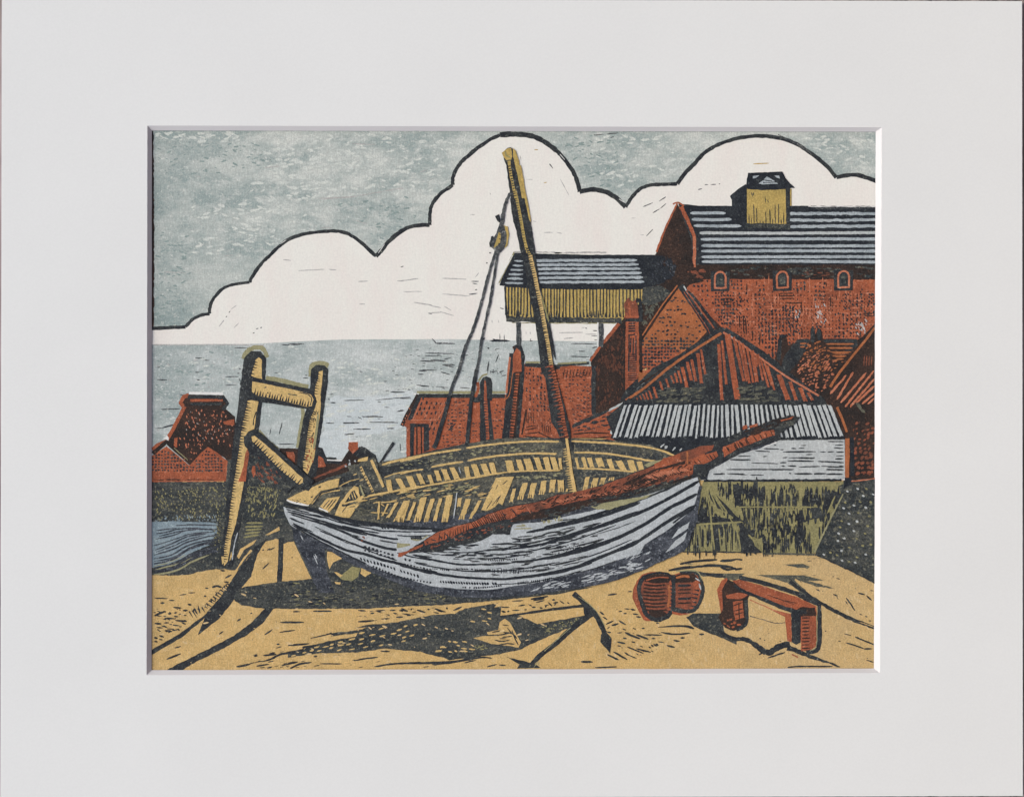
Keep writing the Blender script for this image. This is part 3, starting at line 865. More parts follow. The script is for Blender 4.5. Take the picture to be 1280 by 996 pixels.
be.line('black', X(540, 760, 620, 790, 740, 840, 850, 875, 960, 915), (7, 1.6), j=0.7)
be.lines('black', [X(540, 920, 620, 912, 700, 912), X(670, 912, 900, 912), X(380, 845, 520, 800), X(310, 820, 345, 800)], 2.0)
be.poly('sand', X(480, 790, 515, 785, 505, 800, 475, 802), j=0.2)
be.lines('black', [X(1010, 365, 1050, 420, 1080, 468), X(1105, 325, 1160, 340), X(1170, 345, 1215, 385), X(1115, 492, 1140, 502), X(1160, 512, 1180, 515), X(1190, 548, 1210, 548), X(995, 652, 1050, 665),
                   X(1080, 675, 1150, 705, 1235, 740), X(1005, 722, 1080, 745, 1150, 770), X(1150, 772, 1215, 770), X(945, 710, 970, 712), X(840, 632, 850, 628), X(1170, 862, 1235, 880), X(1200, 305, 1230, 308),
                   X(930, 208, 960, 215), X(900, 195, 910, 195), X(350, 700, 362, 704), X(315, 688, 330, 692), X(475, 712, 488, 714), X(770, 295, 800, 310), X(1005, 390, 1020, 415), X(905, 335, 945, 350), X(930, 345, 945, 375), X(700, 70, 735, 68)], (1.1, 2.3), taper=0.4)
be.line('black_worn', X(240, 510, 350, 540, 440, 565, 520, 562), 0.9)
be.line('red', X(575, 815, 625, 840), 2.0)

# ---- red houses on the left
rh = Part('printed_red_house', pr, 'red brick twin-gabled house with dark hipped roof at the water')
rh.poly('brown_black', [(232, 493), (280, 494), (286, 503), (281, 510), (294, 521), (297, 548), (292, 580), (262, 560), (238, 582), (206, 552), (222, 522), (230, 507), (226, 503)], j=0.3)
rh.line('red', A(360, 728, 320, 740, 290, 790, 312, 818), 5, sm=False)
rh.line('red', [(231, 508), (217, 535), (207, 552), (197, 556), (190, 562)], 4.6, sm=False)
rh.line('red', A(370, 770, 630, 768), 3.4, sm=False)
rh.line('white_gap', A(360, 712, 630, 716), 3.2, sm=False)
rh.line('black', A(350, 745, 500, 742, 640, 750, 672, 795, 630, 845), 4.0, sm=False, j=0.5)
rh.line('black', A(370, 800, 620, 800), 3.2, sm=False, j=0.5)
rh.poly('white_gap', B(150, 180, 185, 155, 200, 175, 195, 195), j=0.2)
rh.specks('red_worn', [(234, 512), (280, 514), (292, 530), (290, 560), (262, 552), (240, 572), (222, 556), (228, 530)], 115, (1.5, 4), 1.4, 0.45, 0.5)
rh.specks('faint', [(234, 512), (280, 514), (290, 540), (262, 552), (232, 545)], 24, (1, 2.6), 1.4, 0.45, 0.5)
rh.poly('red', A(630, 940, 720, 920, 720, 970, 640, 960), B(245, 180, 270, 170, 265, 250, 235, 250), j=0.5)
rh.poly('black_olive', B(640, 345, 705, 345, 695, 530, 640, 532), j=0.3)
gab = B(60, 320, 180, 240, 365, 395, 440, 310, 510, 245, 590, 295, 668, 360, 655, 522, 60, 527)
rh.poly('red', gab, j=0.25)
rh.line('brown_black', B(70, 300, 180, 205, 370, 375), 5.2, sm=False)
rh.line('olive_halo', B(240, 255, 350, 350), 0.9)
rh.specks('black', B(70, 330, 180, 260, 365, 410, 440, 330, 510, 265, 640, 350, 640, 440, 70, 445), 0, (1.7, 2.5), 0, 0.85, 0.3, grid=(3.9, 3.9), keep=0.93, jit=0.2)
rh.specks('red_worn', B(90, 340, 600, 340, 600, 460, 90, 460), 50, (1, 2.4), 0, 0.5)
rh.line('brown_black', B(70, 508, 300, 508, 560, 508), 1.0, j=0.5)
rh.lines('red_worn', [B(660, 370, 656, 480), B(330, 520, 600, 518)], 1.0)
# ---- distant red roofs behind the posts and windlass
fr = Part('printed_far_roofs', pr, 'small dark roofs with one red chimney behind the bow')
fr.poly('brown_black', E(60, 255, 200, 258, 350, 255, 380, 255, 440, 345, 560, 352, 620, 262, 690, 270, 715, 240, 800, 300, 850, 370, 900, 380, 860, 480, 400, 560, 200, 560, 60, 420), j=0.4)
fr.poly('black', E(370, 250, 400, 255, 440, 345, 560, 352, 540, 385, 400, 375, 330, 330), E(700, 245, 740, 250, 830, 310, 850, 385, 790, 350, 690, 330, 640, 300), j=0.4)
fr.poly('red', E(615, 205, 690, 205, 690, 262, 650, 300, 610, 260), E(110, 285, 170, 285, 185, 320, 180, 370, 130, 340), E(355, 310, 410, 340, 430, 405, 355, 410), j=0.5)
fr.line('white_gap', E(440, 352, 560, 355), 1.6)
fr.line('white_gap', E(615, 205, 685, 198), 1.6)
fr.line('spar_red', E(340, 495, 450, 450, 600, 390), (2, 4), j=0.6)
fr.specks('hull', E(580, 400, 620, 350, 670, 350, 640, 420), 9, (2, 4), 0.8, 0.6)
# ---- middle brick houses
mb = Part('printed_brick_cottage', pr, 'low red brick cottage behind the boat with hatched tiled roof')
mb.poly('red', [(522, 493), (634, 493), (646, 452), (655, 455), (742, 458), (745, 530), (770, 546), (770, 556), (700, 556), (600, 562), (508, 576), (508, 534), (502, 531)], j=0.3)
mb.line('olive_halo', J(135, 322, 840, 322), 3.4, sm=False)
mb.line('white_gap', J(110, 335, 150, 335), 2)
mb.line('brown_black', J(15, 590, 50, 510, 145, 340), 4.6, sm=False)
mb.line('black', J(75, 545, 160, 350, 840, 352), 5.0, sm=False)
mb.specks('red_worn', J(10, 590, 40, 500, 120, 350, 70, 480, 50, 590), 8, (2, 3), 1.0)
mb.specks('black', J(120, 500, 180, 370, 380, 375, 360, 500, 290, 700, 240, 700, 230, 560, 110, 520), 0, (2.2, 3.8), 1.9, 0.5, 0.15, grid=(6.0, 6.2, -0.45), keep=0.95, jit=0.15)
mb.specks('black', J(430, 370, 555, 370, 520, 730, 320, 760, 380, 520), 0, (1.8, 3.4), 0.0, 0.45, 0.3, grid=(5, 4.6), keep=0.9, jit=0.25)
mb.specks('black', J(560, 560, 640, 540, 640, 700, 560, 720), 0, (1.4, 2.8), 0.0, 0.45, 0.3, grid=(4, 4.6), keep=0.9, jit=0.25)
mb.specks('black', J(735, 390, 840, 390, 820, 650, 740, 660), 0, (1.8, 3.2), 0.5, 0.45, 0.3, grid=(5.4, 5), keep=0.85, jit=0.3)
mb.poly('black', J(80, 570, 230, 575, 235, 780, 190, 800, 190, 600, 115, 600, 110, 830, 80, 830), j=0.3)
mb.lines('brown_black', [J(135, 580, 135, 820), J(170, 580, 172, 810)], 1.8, taper=0)
mb.line('red_worn', J(85, 545, 290, 540), 1.4)
mb.lines('red_worn', [J(100, 545, 170, 390), J(290, 560, 380, 400), J(560, 370, 520, 730)], 1.2)
mb.specks('red_worn', J(120, 500, 180, 370, 380, 375, 360, 500, 290, 700, 240, 700, 230, 560, 110, 520), 24, (3, 8), 1.9, 0.2, 0.1)
mb.specks('red_worn', J(430, 370, 555, 370, 520, 730, 320, 760, 380, 520), 34, (3, 8), 0.0, 0.2, 0.2)
mb.specks('red_worn', J(1000, 140, 1140, 140, 1200, 600, 1000, 640), 40, (4, 10), 1.5, 0.16, 0.1)
mb.specks('red_worn', O(150, 140, 380, 140, 385, 500, 330, 530, 220, 560, 180, 400), 40, (4, 9), 0.4, 0.2, 0.3)
mb.specks('black', J(390, 520, 440, 500, 430, 620, 380, 640), 8, (4, 9), -0.8, 0.3, 0.2)
# strange arched post
mb.poly('black', J(640, 240, 660, 205, 690, 195, 725, 210, 738, 250, 738, 690, 745, 720, 640, 720), j=0.35)
mb.line('olive_halo', J(630, 230, 660, 190, 700, 175), 2.2)
mb.line('red', J(620, 240, 625, 300, 600, 360), 4)
mb.poly('red', J(672, 240, 680, 220, 690, 240, 700, 400, 715, 700, 690, 700, 672, 400), j=0.4)
mb.poly('red', J(700, 390, 745, 390, 740, 560, 715, 560), j=0.3)
mb.line('black', J(705, 340, 720, 500, 740, 700), 3.6)
mb.teeth('black', J(668, 380, 680, 690), 18, 4.0, -1, 1.4)
mb.line('black', J(560, 380, 660, 385), 6, j=0.6)
# tall brick wall with buttresses
mb.line('black', J(1000, 100, 1280, 120), 5.2, sm=False)
mb.line('olive_halo', J(1005, 82, 1140, 82), 2.4, sm=False)
mb.poly('brown_black', J(900, -40, 930, -60, 960, -60, 990, 0, 985, 130, 950, 690, 905, 690, 960, 130), j=0.4)
mb.line('black', J(905, 10, 895, 200, 870, 420, 845, 700), 9.0, j=0.5)
mb.line('red_worn', J(880, 40, 865, 170, 850, 330), 2.6)
mb.teeth('brown_black', J(925, 60, 905, 350, 880, 690), 34, 7.0, -1, 1.9)
mb.line('black', J(985, 100, 965, 400, 935, 700), 4.6, j=0.5)
mb.line('brown_black', J(1010, 460, 975, 660), 2.0)
mb.specks('black', J(1010, 140, 1140, 140, 1170, 300, 1190, 480, 1010, 480), 0, (1.7, 3), 1.2, 0.6, 0.5, grid=(4.6, 4.6), keep=0.93, jit=0.2)
mb.specks('black', J(1010, 490, 1200, 490, 1210, 600, 1000, 640), 0, (1.0, 1.8), 0, 0.5, 0.3, grid=(4, 4.0), keep=0.75, jit=0.3)
mb.lines('brown_black', [J(1135 + 16 * k, 560 + 6 * k, 1145 + 16 * k, 660) for k in range(5)], 0.9)
mb.lines('brown_black', [J(1000, 625, 1100, 605), J(1000, 655, 1120, 640), J(1010, 600, 1070, 590), J(980, 670, 1180, 690), J(1100, 640, 1210, 690)], 1.3)
mb.lines('brown_black', [J(1000 + k * 14, 480, 996 + k * 14, 540 + (k % 3) * 20) for k in range(6)], 0.8)
mb.specks('black', O(150, 140, 380, 140, 385, 500, 330, 530, 220, 560, 180, 400), 0, (1.3, 2.9), 0.2, 0.5, 0.4, grid=(4.5, 4.4), keep=0.8, jit=0.3)
mb.lines('brown_black', [O(150 + 26 * k, 215 - 2 * k, 165 + 26 * k, 140) for k in range(9)], 1.0)
mb.lines('brown_black', [O(330 + 8 * k, 520 - 60 * k, 385, 500 - 60 * k) for k in range(5)], 1.2)
mb.poly('red', O(215, 610, 370, 540, 570, 450, 610, 430, 560, 560, 530, 640, 520, 700, 215, 690), j=0.5)
mb.line('black', O(225, 600, 300, 560, 420, 510, 520, 460), 5.0, taper=0.2, j=0.6)
mb.specks('black', O(250, 600, 560, 470, 540, 620, 250, 640), 26, (4, 9), -0.1, 0.28, 0.2)
mb.lines('brown_black', [O(230, 660, 350, 645, 520, 650), O(230, 690, 400, 690, 530, 675)], 1.8)
mb.lines('yellow', [O(220, 690, 500, 695)], 1.0)
# ---- brown roof slope between
br = Part('printed_dark_roof', pr, 'steep dark brown roof slope left of the red chimney')
br.poly('brown_black', [(776, 400), (756, 424), (738, 447), (740, 466), (743, 518), (760, 512), (783, 500), (806, 470), (862, 350), (822, 350), (800, 366), (790, 380)], j=0.5)
br.line('red', N(600, 605, 530, 690, 440, 800, 370, 905), (5, 2.6), j=0.5)
br.line('black', O(400, 110, 395, 300, 400, 500), 5.5, j=0.7)
br.specks('rust_dark', N(480, 760, 640, 620, 640, 990, 400, 980), 70, (2.5, 7), 1.5, 0.4, 0.5)
br.specks('rust_dark', O(420, 60, 640, 60, 630, 400, 430, 460), 60, (2.5, 7), 1.5, 0.35, 0.4)
br.specks('shade_grey', N(800, 440, 940, 440, 800, 640, 780, 600), 34, (3, 8), 1.2, 0.5, 0.6)
br.poly('black', O(640, 320, 740, 220, 800, 170, 950, 60, 1010, 0, 1100, 0, 1000, 70, 700, 330, 660, 380, 600, 400), j=0.5)
# ---- hoist house
hh = Part('printed_hoist_house', pr, 'raised yellow plank house with slate roof on posts')
hh.poly('black_solid', I(912, 40, 1090, 45, 1280, 50) + N(300, 55, 900, 55, 900, 300, 780, 330, 0, 320) + I(1200, 320, 860, 305, 795, 300, 850, 150), j=0.3)
hh.line('olive_halo', I(915, 32, 870, 120, 790, 280), 1.8)
hh.line('white_gap', I(900, 60, 840, 170, 775, 290), 1.2)
hh.line('faint', I(915, 30, 1280, 38) + N(100, 40, 500, 35), 1.6, j=0.6)
for k, y in enumerate((100, 134, 167, 203, 238, 273)):
    dy = 4
    hh.line('slate', N(-130 - 0 * k, y + dy, 100, y, 400, y, 745 + k * 12, y - 2), (3.2, 3.4), j=0.5, taper=0.03)
for k, y in enumerate((103, 140, 175, 210, 245, 280)):
    hh.line('slate', I(915 - 15 * k, y, 985, y + 2), 2.6, j=0.5, taper=0.15)
hh.poly('mustard', [(630.5, 358), (680, 361), (805, 361), (804, 380), (796, 381), (776, 402), (634, 401)], j=0.3)
xs_ = 632
vl = []
while xs_ < 803:
    yb = 395 + rnd.uniform(-2, 3)
    if xs_ > 786:
        yb = 383
    vl.append([(xs_, 358), (xs_ + rnd.uniform(-0.5, 0.5), yb)])
    xs_ += rnd.uniform(3.4, 4.7)
hh.lines('black', vl, (1.2, 2.1), taper=0.0)
hh.line('black', [(631, 358), (632.5, 380), (634, 402)], 2.2)
hh.line('black_olive', [(633, 399), (700, 400), (777, 401)], 6.5, j=0.9)
hh.line('olive', [(640, 403.5), (700, 404), (770, 404)], 1.0, j=0.4)
hh.teeth('black', [(634, 397), (778, 396)], 40, 5, -1, 2.0)
hh.line('black_solid', [(631, 357), (700, 360), (806, 360)], 3.6, j=0.5)
hh.line('black_worn', [(648, 403), (648.5, 425), (649, 436)], 6, j=0.5)
hh.poly('black', I(920, 780, 970, 780, 1000, 860, 990, 990, 900, 990, 905, 850), j=0.4)
hh.line('black_worn', N(455, 600, 457, 740, 450, 790), 6, j=0.5)
hh.line('white_gap', N(430, 595, 432, 790), 1.6)
hh.line('orange', [(641, 463), (637, 492), (630, 500)], 1.2)
hh.poly('red', I(905, 850, 935, 800, 965, 830, 975, 990, 930, 990, 900, 1000), j=0.3)
hh.line('black_olive', N(100, 940, 360, 920), 3.4)
hh.line('olive_halo', N(110, 925, 340, 912), 2.0)
hh.poly('black_olive', N(790, 320, 940, 300, 1020, 240, 1100, 180, 1190, 180, 1180, 260, 1060, 300, 960, 420, 830, 470, 780, 440), j=0.7)
# ---- warehouse
wh = Part('printed_warehouse', pr, 'large red brick warehouse with striped roof and arched windows')
wh.poly('red', SS(400, 240, 560, 240) + [(XR, 348), (XR, 440), (1040, 440), (1000, 500), (960, 480), (900, 430), (880, 410), (850, 362)], j=0.2)
wh.poly('brown_black', [(846, 254), (868, 285), (870, 330), (880, 352), (862, 356), (850, 372), (818, 352), (815, 325), (820, 316), (832, 288)], j=0.4)
wh.poly('black', [(848, 255), (872, 257), (878, 333), (866, 334), (864, 300), (855, 275)], j=0.3)
wh.poly('black_solid', [(855, 257.5), (XR, 257.5), (XR, 332), (875, 332), (873, 300), (862, 278)], j=0.25)
wh.poly('brown_black', [(868, 331), (XR, 331), (XR, 349.5), (863, 349)], j=0.5)
wh.specks('black_olive', [(905, 334), (1092, 334), (1092, 346), (905, 346)], 50, (4, 12), 0.0, 0.3, 0.15)
wh.specks('spar_red', [(1000, 338), (1040, 338), (1040, 345), (1000, 345)], 10, (4, 10), 0.0, 0.2, 0.1)
yl = (262, 0, 250), (569, 15, 250), (610, 25, 290), (652, 38, 355), (700, 78, 1260), (743, 85, 1260), (785, 88, 1260), (822, 88, 1260), (860, 90, 1260), (892, 92, 1260)
for y, x0, x1 in yl[1:]:
    wh.line('slate' if y != 700 else 'tin', R(x0, y, (x0 + x1) / 2, y + rnd.uniform(-3, 3), x1, y + rnd.uniform(-2, 2)), (3.6, 3.6), taper=0.02, j=0.3)
for y in (570, 612, 655):
    wh.line('slate', R(668, y + 3, 950, y + rnd.uniform(-4, 4), 1260, y + rnd.uniform(-2, 2)), 3.6, taper=0.03, j=0.6)
wh.line('black_worn', R(820, 528, 1000, 535, 1250, 530), 2.6, j=0.8)
wh.line('white_gap', R(800, 524, 900, 524, 1250, 524), 1.0, j=0.5)
wh.line('red', M(1065, 605, 1020, 700, 960, 830, 900, 992), (2.0, 2.6), j=0.3)
wh.line('red', M(1095, 630, 1150, 740, 1203, 870), (5, 4), j=0.4, sm=False)
wh.line('red_worn', M(1203, 865, 1205, 992) + N(1200, 155), 4, j=0.3, sm=False)
wh.line('red', M(1030, 610, 1070, 597, 1120, 625), 1.8)
wh.poly('black_solid', N(800, 100, 900, 60, 1000, 60, 1060, 120, 1040, 220, 940, 290, 800, 300), j=1.0)
wh.specks('brown_black', N(900, 20, 1190, 0, 1190, 180, 1000, 200), 40, (3, 8), 1.4, 0.4, 0.5)
wh.specks('black_blue', N(860, 100, 1050, 100, 1050, 260, 860, 290), 40, (2, 5), 1.0, 0.4, 0.8)
wh.specks('spar_red', N(1130, 190, 1280, 175, 1280, 235, 1160, 230), 14, (3, 8), 0.2, 0.5, 0.5)
# dots of the brickwork in worn patches
wh.specks('red_worn', U(20, 260, 1235, 260, 1230, 700, 460, 740, 0, 560), 100, (4, 15), 1.57, 0.14, 0.05)
wh.specks('red_worn', U(20, 260, 1235, 260, 1230, 700, 460, 740, 0, 560), 90, (4, 15), 0.0, 0.14, 0.04)
wh.specks('brown_black', U(20, 350, 1235, 350, 1230, 700, 1000, 730, 460, 860, 0, 620), 0, (1.0, 2.0), 1.5, 0.7, 0.3, grid=(4.4, 4.6), keep=0.9, jit=0.12)
for reg, g, kp in ((SS(430, 265, 545, 265, 545, 480, 500, 420, 430, 330), (5.5, 6), 0.75), (SS(560, 360, 745, 360, 745, 640, 620, 600), (3.6, 4.2), 0.9),
                   (SS(730, 265, 815, 265, 815, 345, 730, 345), (4, 4.6), 0.95), (SS(745, 360, 880, 360, 880, 560, 745, 560), (4.4, 5), 0.8),
                   (SS(925, 265, 1010, 265, 1010, 520, 925, 520), (5.2, 5.6), 0.95), (SS(950, 540, 1240, 440, 1260, 900, 1070, 900, 950, 800), (4.3, 5.0), 0.92),
                   (U(590, 275, 690, 275, 680, 360, 590, 350), (4.4, 4.4), 0.95), (U(735, 280, 860, 280, 830, 440, 740, 420), (5.0, 5.2), 0.9),
                   (U(740, 500, 860, 500, 860, 640, 740, 640), (4.8, 5.2), 0.97), (U(920, 520, 1150, 500, 1120, 720, 920, 720), (5.2, 5.6), 0.95),
                   (U(970, 370, 1235, 370, 1235, 560, 970, 480), (5.0, 4.4), 0.7), (U(1100, 330, 1235, 330, 1235, 360, 1100, 360), (6, 5), 0.8),
                   (U(520, 460, 660, 460, 660, 700, 520, 620), (4.6, 5.0), 0.9), (U(340, 640, 460, 640, 460, 880, 420, 880), (4.2, 4.4), 0.9)):
    wh.specks('black', reg, 0, (1.7, 2.8), 1.2, 0.75, 0.6, grid=g, keep=kp, jit=0.22)
wh.lines('brown_black', [U(465, 365, 590, 362), U(470, 385, 600, 384), U(480, 405, 590, 403), U(520, 442, 650, 440), U(212, 280, 216, 350), U(290, 265, 292, 300), U(848, 275, 850, 310),
                         U(885, 380, 884, 495), U(155, 540, 158, 640), U(185, 540, 190, 680), U(205, 560, 212, 690), U(320, 670, 318, 780), U(655, 640, 656, 720), U(745, 540, 742, 610), U(828, 430, 832, 475),
                         U(930, 385, 932, 415), U(650, 440, 655, 520), U(615, 540, 625, 610), U(1140, 525, 1235, 522), U(1150, 540, 1235, 545), U(20, 405, 100, 404), U(25, 430, 95, 430), U(260, 660, 262, 740), U(10, 455, 90, 456)], 1.5)
wh.specks('red_worn', U(330, 360, 400, 360, 420, 440, 340, 440), 14, (2, 5), 1.2, 0.4)
wh.specks('red_worn', U(560, 480, 900, 430, 900, 620, 600, 640), 60, (2, 6), 1.4, 0.35, 0.5)
wh.specks('faint', U(760, 440, 850, 460, 850, 600, 780, 620), 18, (2, 5), 1.2, 0.4)
wh.specks('faint', U(600, 500, 640, 500, 640, 560, 600, 560), 8, (2, 4), 1.2, 0.4)
wh.specks('faint', U(1080, 600, 1170, 570, 1160, 720, 1090, 720), 18, (2, 6), 1.0, 0.4)
for cx, cy in ((900.3, 350), (978, 349.5), (1054.5, 349)):
    w = Part('printed_window', wh)
    w.poly('black', [(cx - 12, cy - 11), (cx + 12, cy - 11), (cx + 11.5, cy + 14), (cx - 12, cy + 14.5)], j=0.35)
    ar = [(cx - 6.8, cy + 10)] + [(cx - 6.8 * math.cos(t * math.pi / 8), cy - 3 - 7 * math.sin(t * math.pi / 8)) for t in range(9)] + [(cx + 6.8, cy + 10)]
    w.line('red_worn', ar, 2.4, sm=False, j=0.3)
    w.line('red_worn', [(cx - 7.5, cy + 10.4), (cx + 7.5, cy + 10)], 2.2, j=0.3)
    w.poly('black_olive', [(cx - 3.5, cy - 4), (cx, cy - 6.5), (cx + 3.5, cy - 4), (cx + 3.5, cy + 5), (cx - 3.5, cy + 6)], j=0.4)
# roof lantern
ln = Part('printed_roof_lantern', wh, 'square yellow boarded turret with small black roof')
ln.poly('black_solid', R(278, 455, 330, 412, 385, 375, 398, 400, 398, 650, 350, 650, 300, 605, 290, 480), j=0.3)
ln.poly('mustard', R(393, 400, 655, 400, 657, 645, 393, 645), R(676, 405, 690, 405, 690, 520, 676, 520), j=0.25)
ln.poly('black_solid', R(400, 300, 628, 293, 650, 335, 680, 370, 712, 400, 655, 405, 400, 408, 386, 385), j=0.3)
ln.poly('slate', R(430, 320, 475, 318, 455, 333, 432, 338), R(575, 320, 608, 318, 612, 340, 592, 332), R(510, 340, 525, 325, 570, 350, 600, 372, 500, 378, 470, 372), j=0.25)
ln.line('black', R(470, 345, 560, 355), 1.2)
ln.line('black', R(500, 365, 600, 362), 1.0)
ln.poly('black', R(650, 395, 680, 395, 682, 670, 655, 670), j=0.3)
ln.line('black_olive', R(380, 655, 520, 652, 680, 660), 6, j=0.8)
ln.line('black_solid', R(395, 402, 520, 408, 655, 402), 2.6, j=0.4)
ln.lines('black', [R(408, 640, 406, 575), R(422, 640, 422, 600), R(440, 640, 438, 510), R(460, 635, 456, 535), R(520, 640, 518, 560), R(548, 640, 545, 540), R(582, 640, 580, 512), R(604, 640, 604, 508), R(638, 640, 638, 560), R(622, 640, 620, 610),
                   R(516, 500, 514, 455), R(480, 640, 480, 615), R(500, 640, 500, 620), R(564, 640, 564, 605), R(424, 430, 430, 460), R(436, 430, 436, 450), R(530, 480, 536, 500)], 1.2, taper=0.2)
# ---- dark roofs on the far right
rr = Part('printed_tiled_roofs', pr, 'jumble of dark tiled roofs and chimneys at the right edge')
rr.poly('brown_black', U(425, 930, 455, 830, 475, 700, 530, 700, 545, 775, 600, 760, 620, 735, 720, 735, 725, 640, 758, 640, 765, 690, 780, 640, 808, 650, 825, 730, 1100, 735, 1160, 690, 1240, 600, 1290, 590)
        + [(XR, 602), (1060, 602), (1056, 548), (1040, 508), (1010, 495), (960, 470)], j=0.4)
rr.lines('black', [U(475, 705, 530, 705), U(480, 720, 470, 900), U(610, 745, 720, 740), U(570, 800, 630, 770), U(740, 640, 742, 760), U(790, 645, 795, 740), U(830, 742, 1100, 742), U(960, 870, 1100, 760)], 5.0, taper=0.1)
rr.poly('black', U(600, 760, 720, 740, 680, 830, 620, 920, 560, 992, 470, 992, 520, 850), j=0.8)
rr.lines('orange', [U(640, 765, 690, 763), U(640, 790, 680, 790), U(850, 768, 1070, 768), U(870, 800, 1060, 800), U(880, 832, 1050, 832), U(900, 862, 1010, 862), U(930, 888, 990, 888), V(900, 10, 1030, 10), V(920, 36, 1000, 36)], (1.6, 2.6), taper=0.15)
rr.specks('orange', U(700, 760, 830, 740, 900, 880, 990, 900, 900, 992, 620, 992, 640, 880), 80, (2.4, 5), -0.4, 0.45, 0.5)
rr.specks('red_worn', V(600, 150, 640, 60, 760, 0, 920, 80, 900, 240, 830, 310, 760, 320, 640, 240), 105, (2.4, 5), -0.5, 0.45, 0.5)
rr.line('orange', U(1235, 640, 1170, 730, 1080, 840, 960, 990) + V(880, 280), 3.0, sm=False)
for a in (V(880, 335, 1010, 185), V(935, 380, 1065, 160), V(965, 405, 1170, 165), V(1000, 440, 1230, 150), V(1040, 440, 1235, 215), V(1090, 405, 1235, 270), V(1135, 415, 1235, 330), V(1180, 415, 1235, 370)):
    rr.line('red_worn', a, (2.6, 2.6), taper=0.12, j=0.4)
rr.lines('spar_red', [V(1150 + 20 * k, 110, 1155 + 20 * k, 30) for k in range(4)], 1.2)
rr.specks('spar_red', V(1060, 550, 1235, 540, 1235, 992, 1080, 992), 0, (2.2, 4.2), -0.7, 0.6, 0.5, grid=(6.4, 6.0, 0.1), keep=0.9, jit=0.35)
rr.specks('spar_red', AA(755, 0, 912, 0, 912, 230, 760, 230), 0, (2.6, 4.4), -0.7, 0.7, 0.5, grid=(6.6, 6.2, 0.2), keep=0.9, jit=0.35)
rr.line('shade_grey', V(1090, 410, 1160, 490), (6, 2), taper=0.5, j=1.0)
rr.line('black_solid', V(1055, 680, 1060, 992), 5.0, j=0.5)
rr.line('orange', V(935, 440, 975, 530, 1015, 640), 3.0)
# ---- gabled brick house
gh = Part('printed_gabled_house', pr, 'orange brick gable end with pitched roof left of the warehouse')
gh.poly('brown_black', [(849, 356), (905, 412), (880, 450), (800, 480), (796, 430)], j=0.3)
gh.poly('orange', [(849, 359), (884, 414), (860, 440), (815, 468), (798, 478), (797, 430)], j=0.3)
gh.poly('red', [(802, 465), (802, 435), (835, 432), (852, 440), (828, 456), (812, 466)], j=0.5)
gh.line('brown_black', SS(315, 290, 200, 440, 100, 600, 0, 750), 3.2, sm=False)
gh.line('orange', SS(300, 300, 190, 440, 90, 590, -10, 740), 1.6, sm=False)
gh.line('black', SS(325, 300, 420, 440, 500, 560, 570, 670), 8.5, sm=False, j=0.5)
gh.line('red', SS(350, 350, 440, 490, 540, 640, 560, 690), 0.9, sm=False)
gh.line('tin', SS(350, 305, 385, 365), 1.6)
gh.line('red', SS(370, 340, 480, 490, 590, 640), 1.8, j=0.4)
gh.line('black', SS(385, 345, 470, 440, 560, 560, 615, 640), 3.0, j=0.4)
gh.specks('black', SS(310, 360, 400, 480, 520, 660, 470, 720, 40, 720, 100, 620, 200, 480), 0, (1.6, 3.0), 0, 0.7, 0.5, grid=(4.6, 5.2), keep=0.55, jit=0.3)
gh.specks('black', SS(20, 720, 500, 720, 380, 800, 230, 880, 60, 975, 20, 980), 0, (2.0, 3.1), 0, 0.85, 0.4, grid=(4.0, 4.2), keep=0.93, jit=0.15)
gh.lines('yellow', [SS(10, 800, 12, 980), SS(45, 960, 46, 982), SS(20, 980, 60, 960)], 1.1)
# chimney
ch = Part('printed_chimney', pr, 'tall narrow orange brick chimney')
ch.poly('red', N(655, 590, 765, 590, 765, 850, 760, 992) + O(745, 215, 650, 305, 650, 120) + N(648, 800), j=0.3)
ch.poly('spar_red', N(665, 410, 680, 395, 690, 420, 720, 425, 735, 410, 745, 440, 765, 590, 650, 590, 640, 440), j=0.5)
ch.line('black', N(735, 420, 770, 420, 775, 590), 5, sm=False, j=0.7)
ch.line('black', N(650, 575, 770, 578), 4, j=0.5)
ch.line('red', N(640, 550, 760, 548), 1.6)
ch.line('red', N(680, 440, 690, 560), 2.4)
ch.line('brown_black', N(770, 590, 775, 992) + O(770, 150), 4.0, sm=False, j=0.4)
ch.line('brown_black', N(646, 600, 644, 992), 1.8, sm=False)
ch.lines('black', [N(675, 605 + 20 * k, 730, 603 + 20 * k) for k in range(4)], 2.0, taper=0)
ch.lines('black', [N(680, 700, 730, 690), N(680, 690, 678, 990), N(715, 720, 712, 860), N(735, 700, 736, 900), N(695, 720, 690, 840)], 1.6, taper=0)
ch.lines('black', [O(670, 20 + 17 * k, 740, 18 + 17 * k) for k in range(14) if 20 + 17 * k < 240], 1.3, taper=0)
# ---- wooden gable
wg = Part('printed_timber_gable', pr, 'wide timber gable with slanting orange planks above the tin shed')
wg.poly('black', [(901.6, 409), (912, 414), (960, 446), (1030, 497), (1036, 510), (900, 512), (775, 510), (781, 498), (806, 478), (890, 418)], j=0.4)
wg.poly('black', SS(590, 660, 640, 630, 670, 635, 690, 660, 650, 680, 400, 830, 220, 940, 60, 1040, -60, 1120, -110, 1180, 100, 960, 300, 860), j=0.4)
wg.line('orange', SS(650, 680, 500, 775, 350, 870, 220, 965) + O(800, 290, 655, 387), 3.2, sm=False)
wg.line('brown_black', SS(660, 700, 780, 780, 960, 900) + V(470, 150), 3.0, sm=False)
wg.line('red_worn', SS(665, 675, 780, 745, 950, 870, 1100, 980) + V(560, 215, 790, 350), 2.4, sm=False)
wg.line('black', SS(680, 650, 800, 725, 950, 820, 1110, 940), 5.4, sm=False, j=0.4)
wg.line('tin', SS(700, 690, 740, 715), 1.0)
planks = []
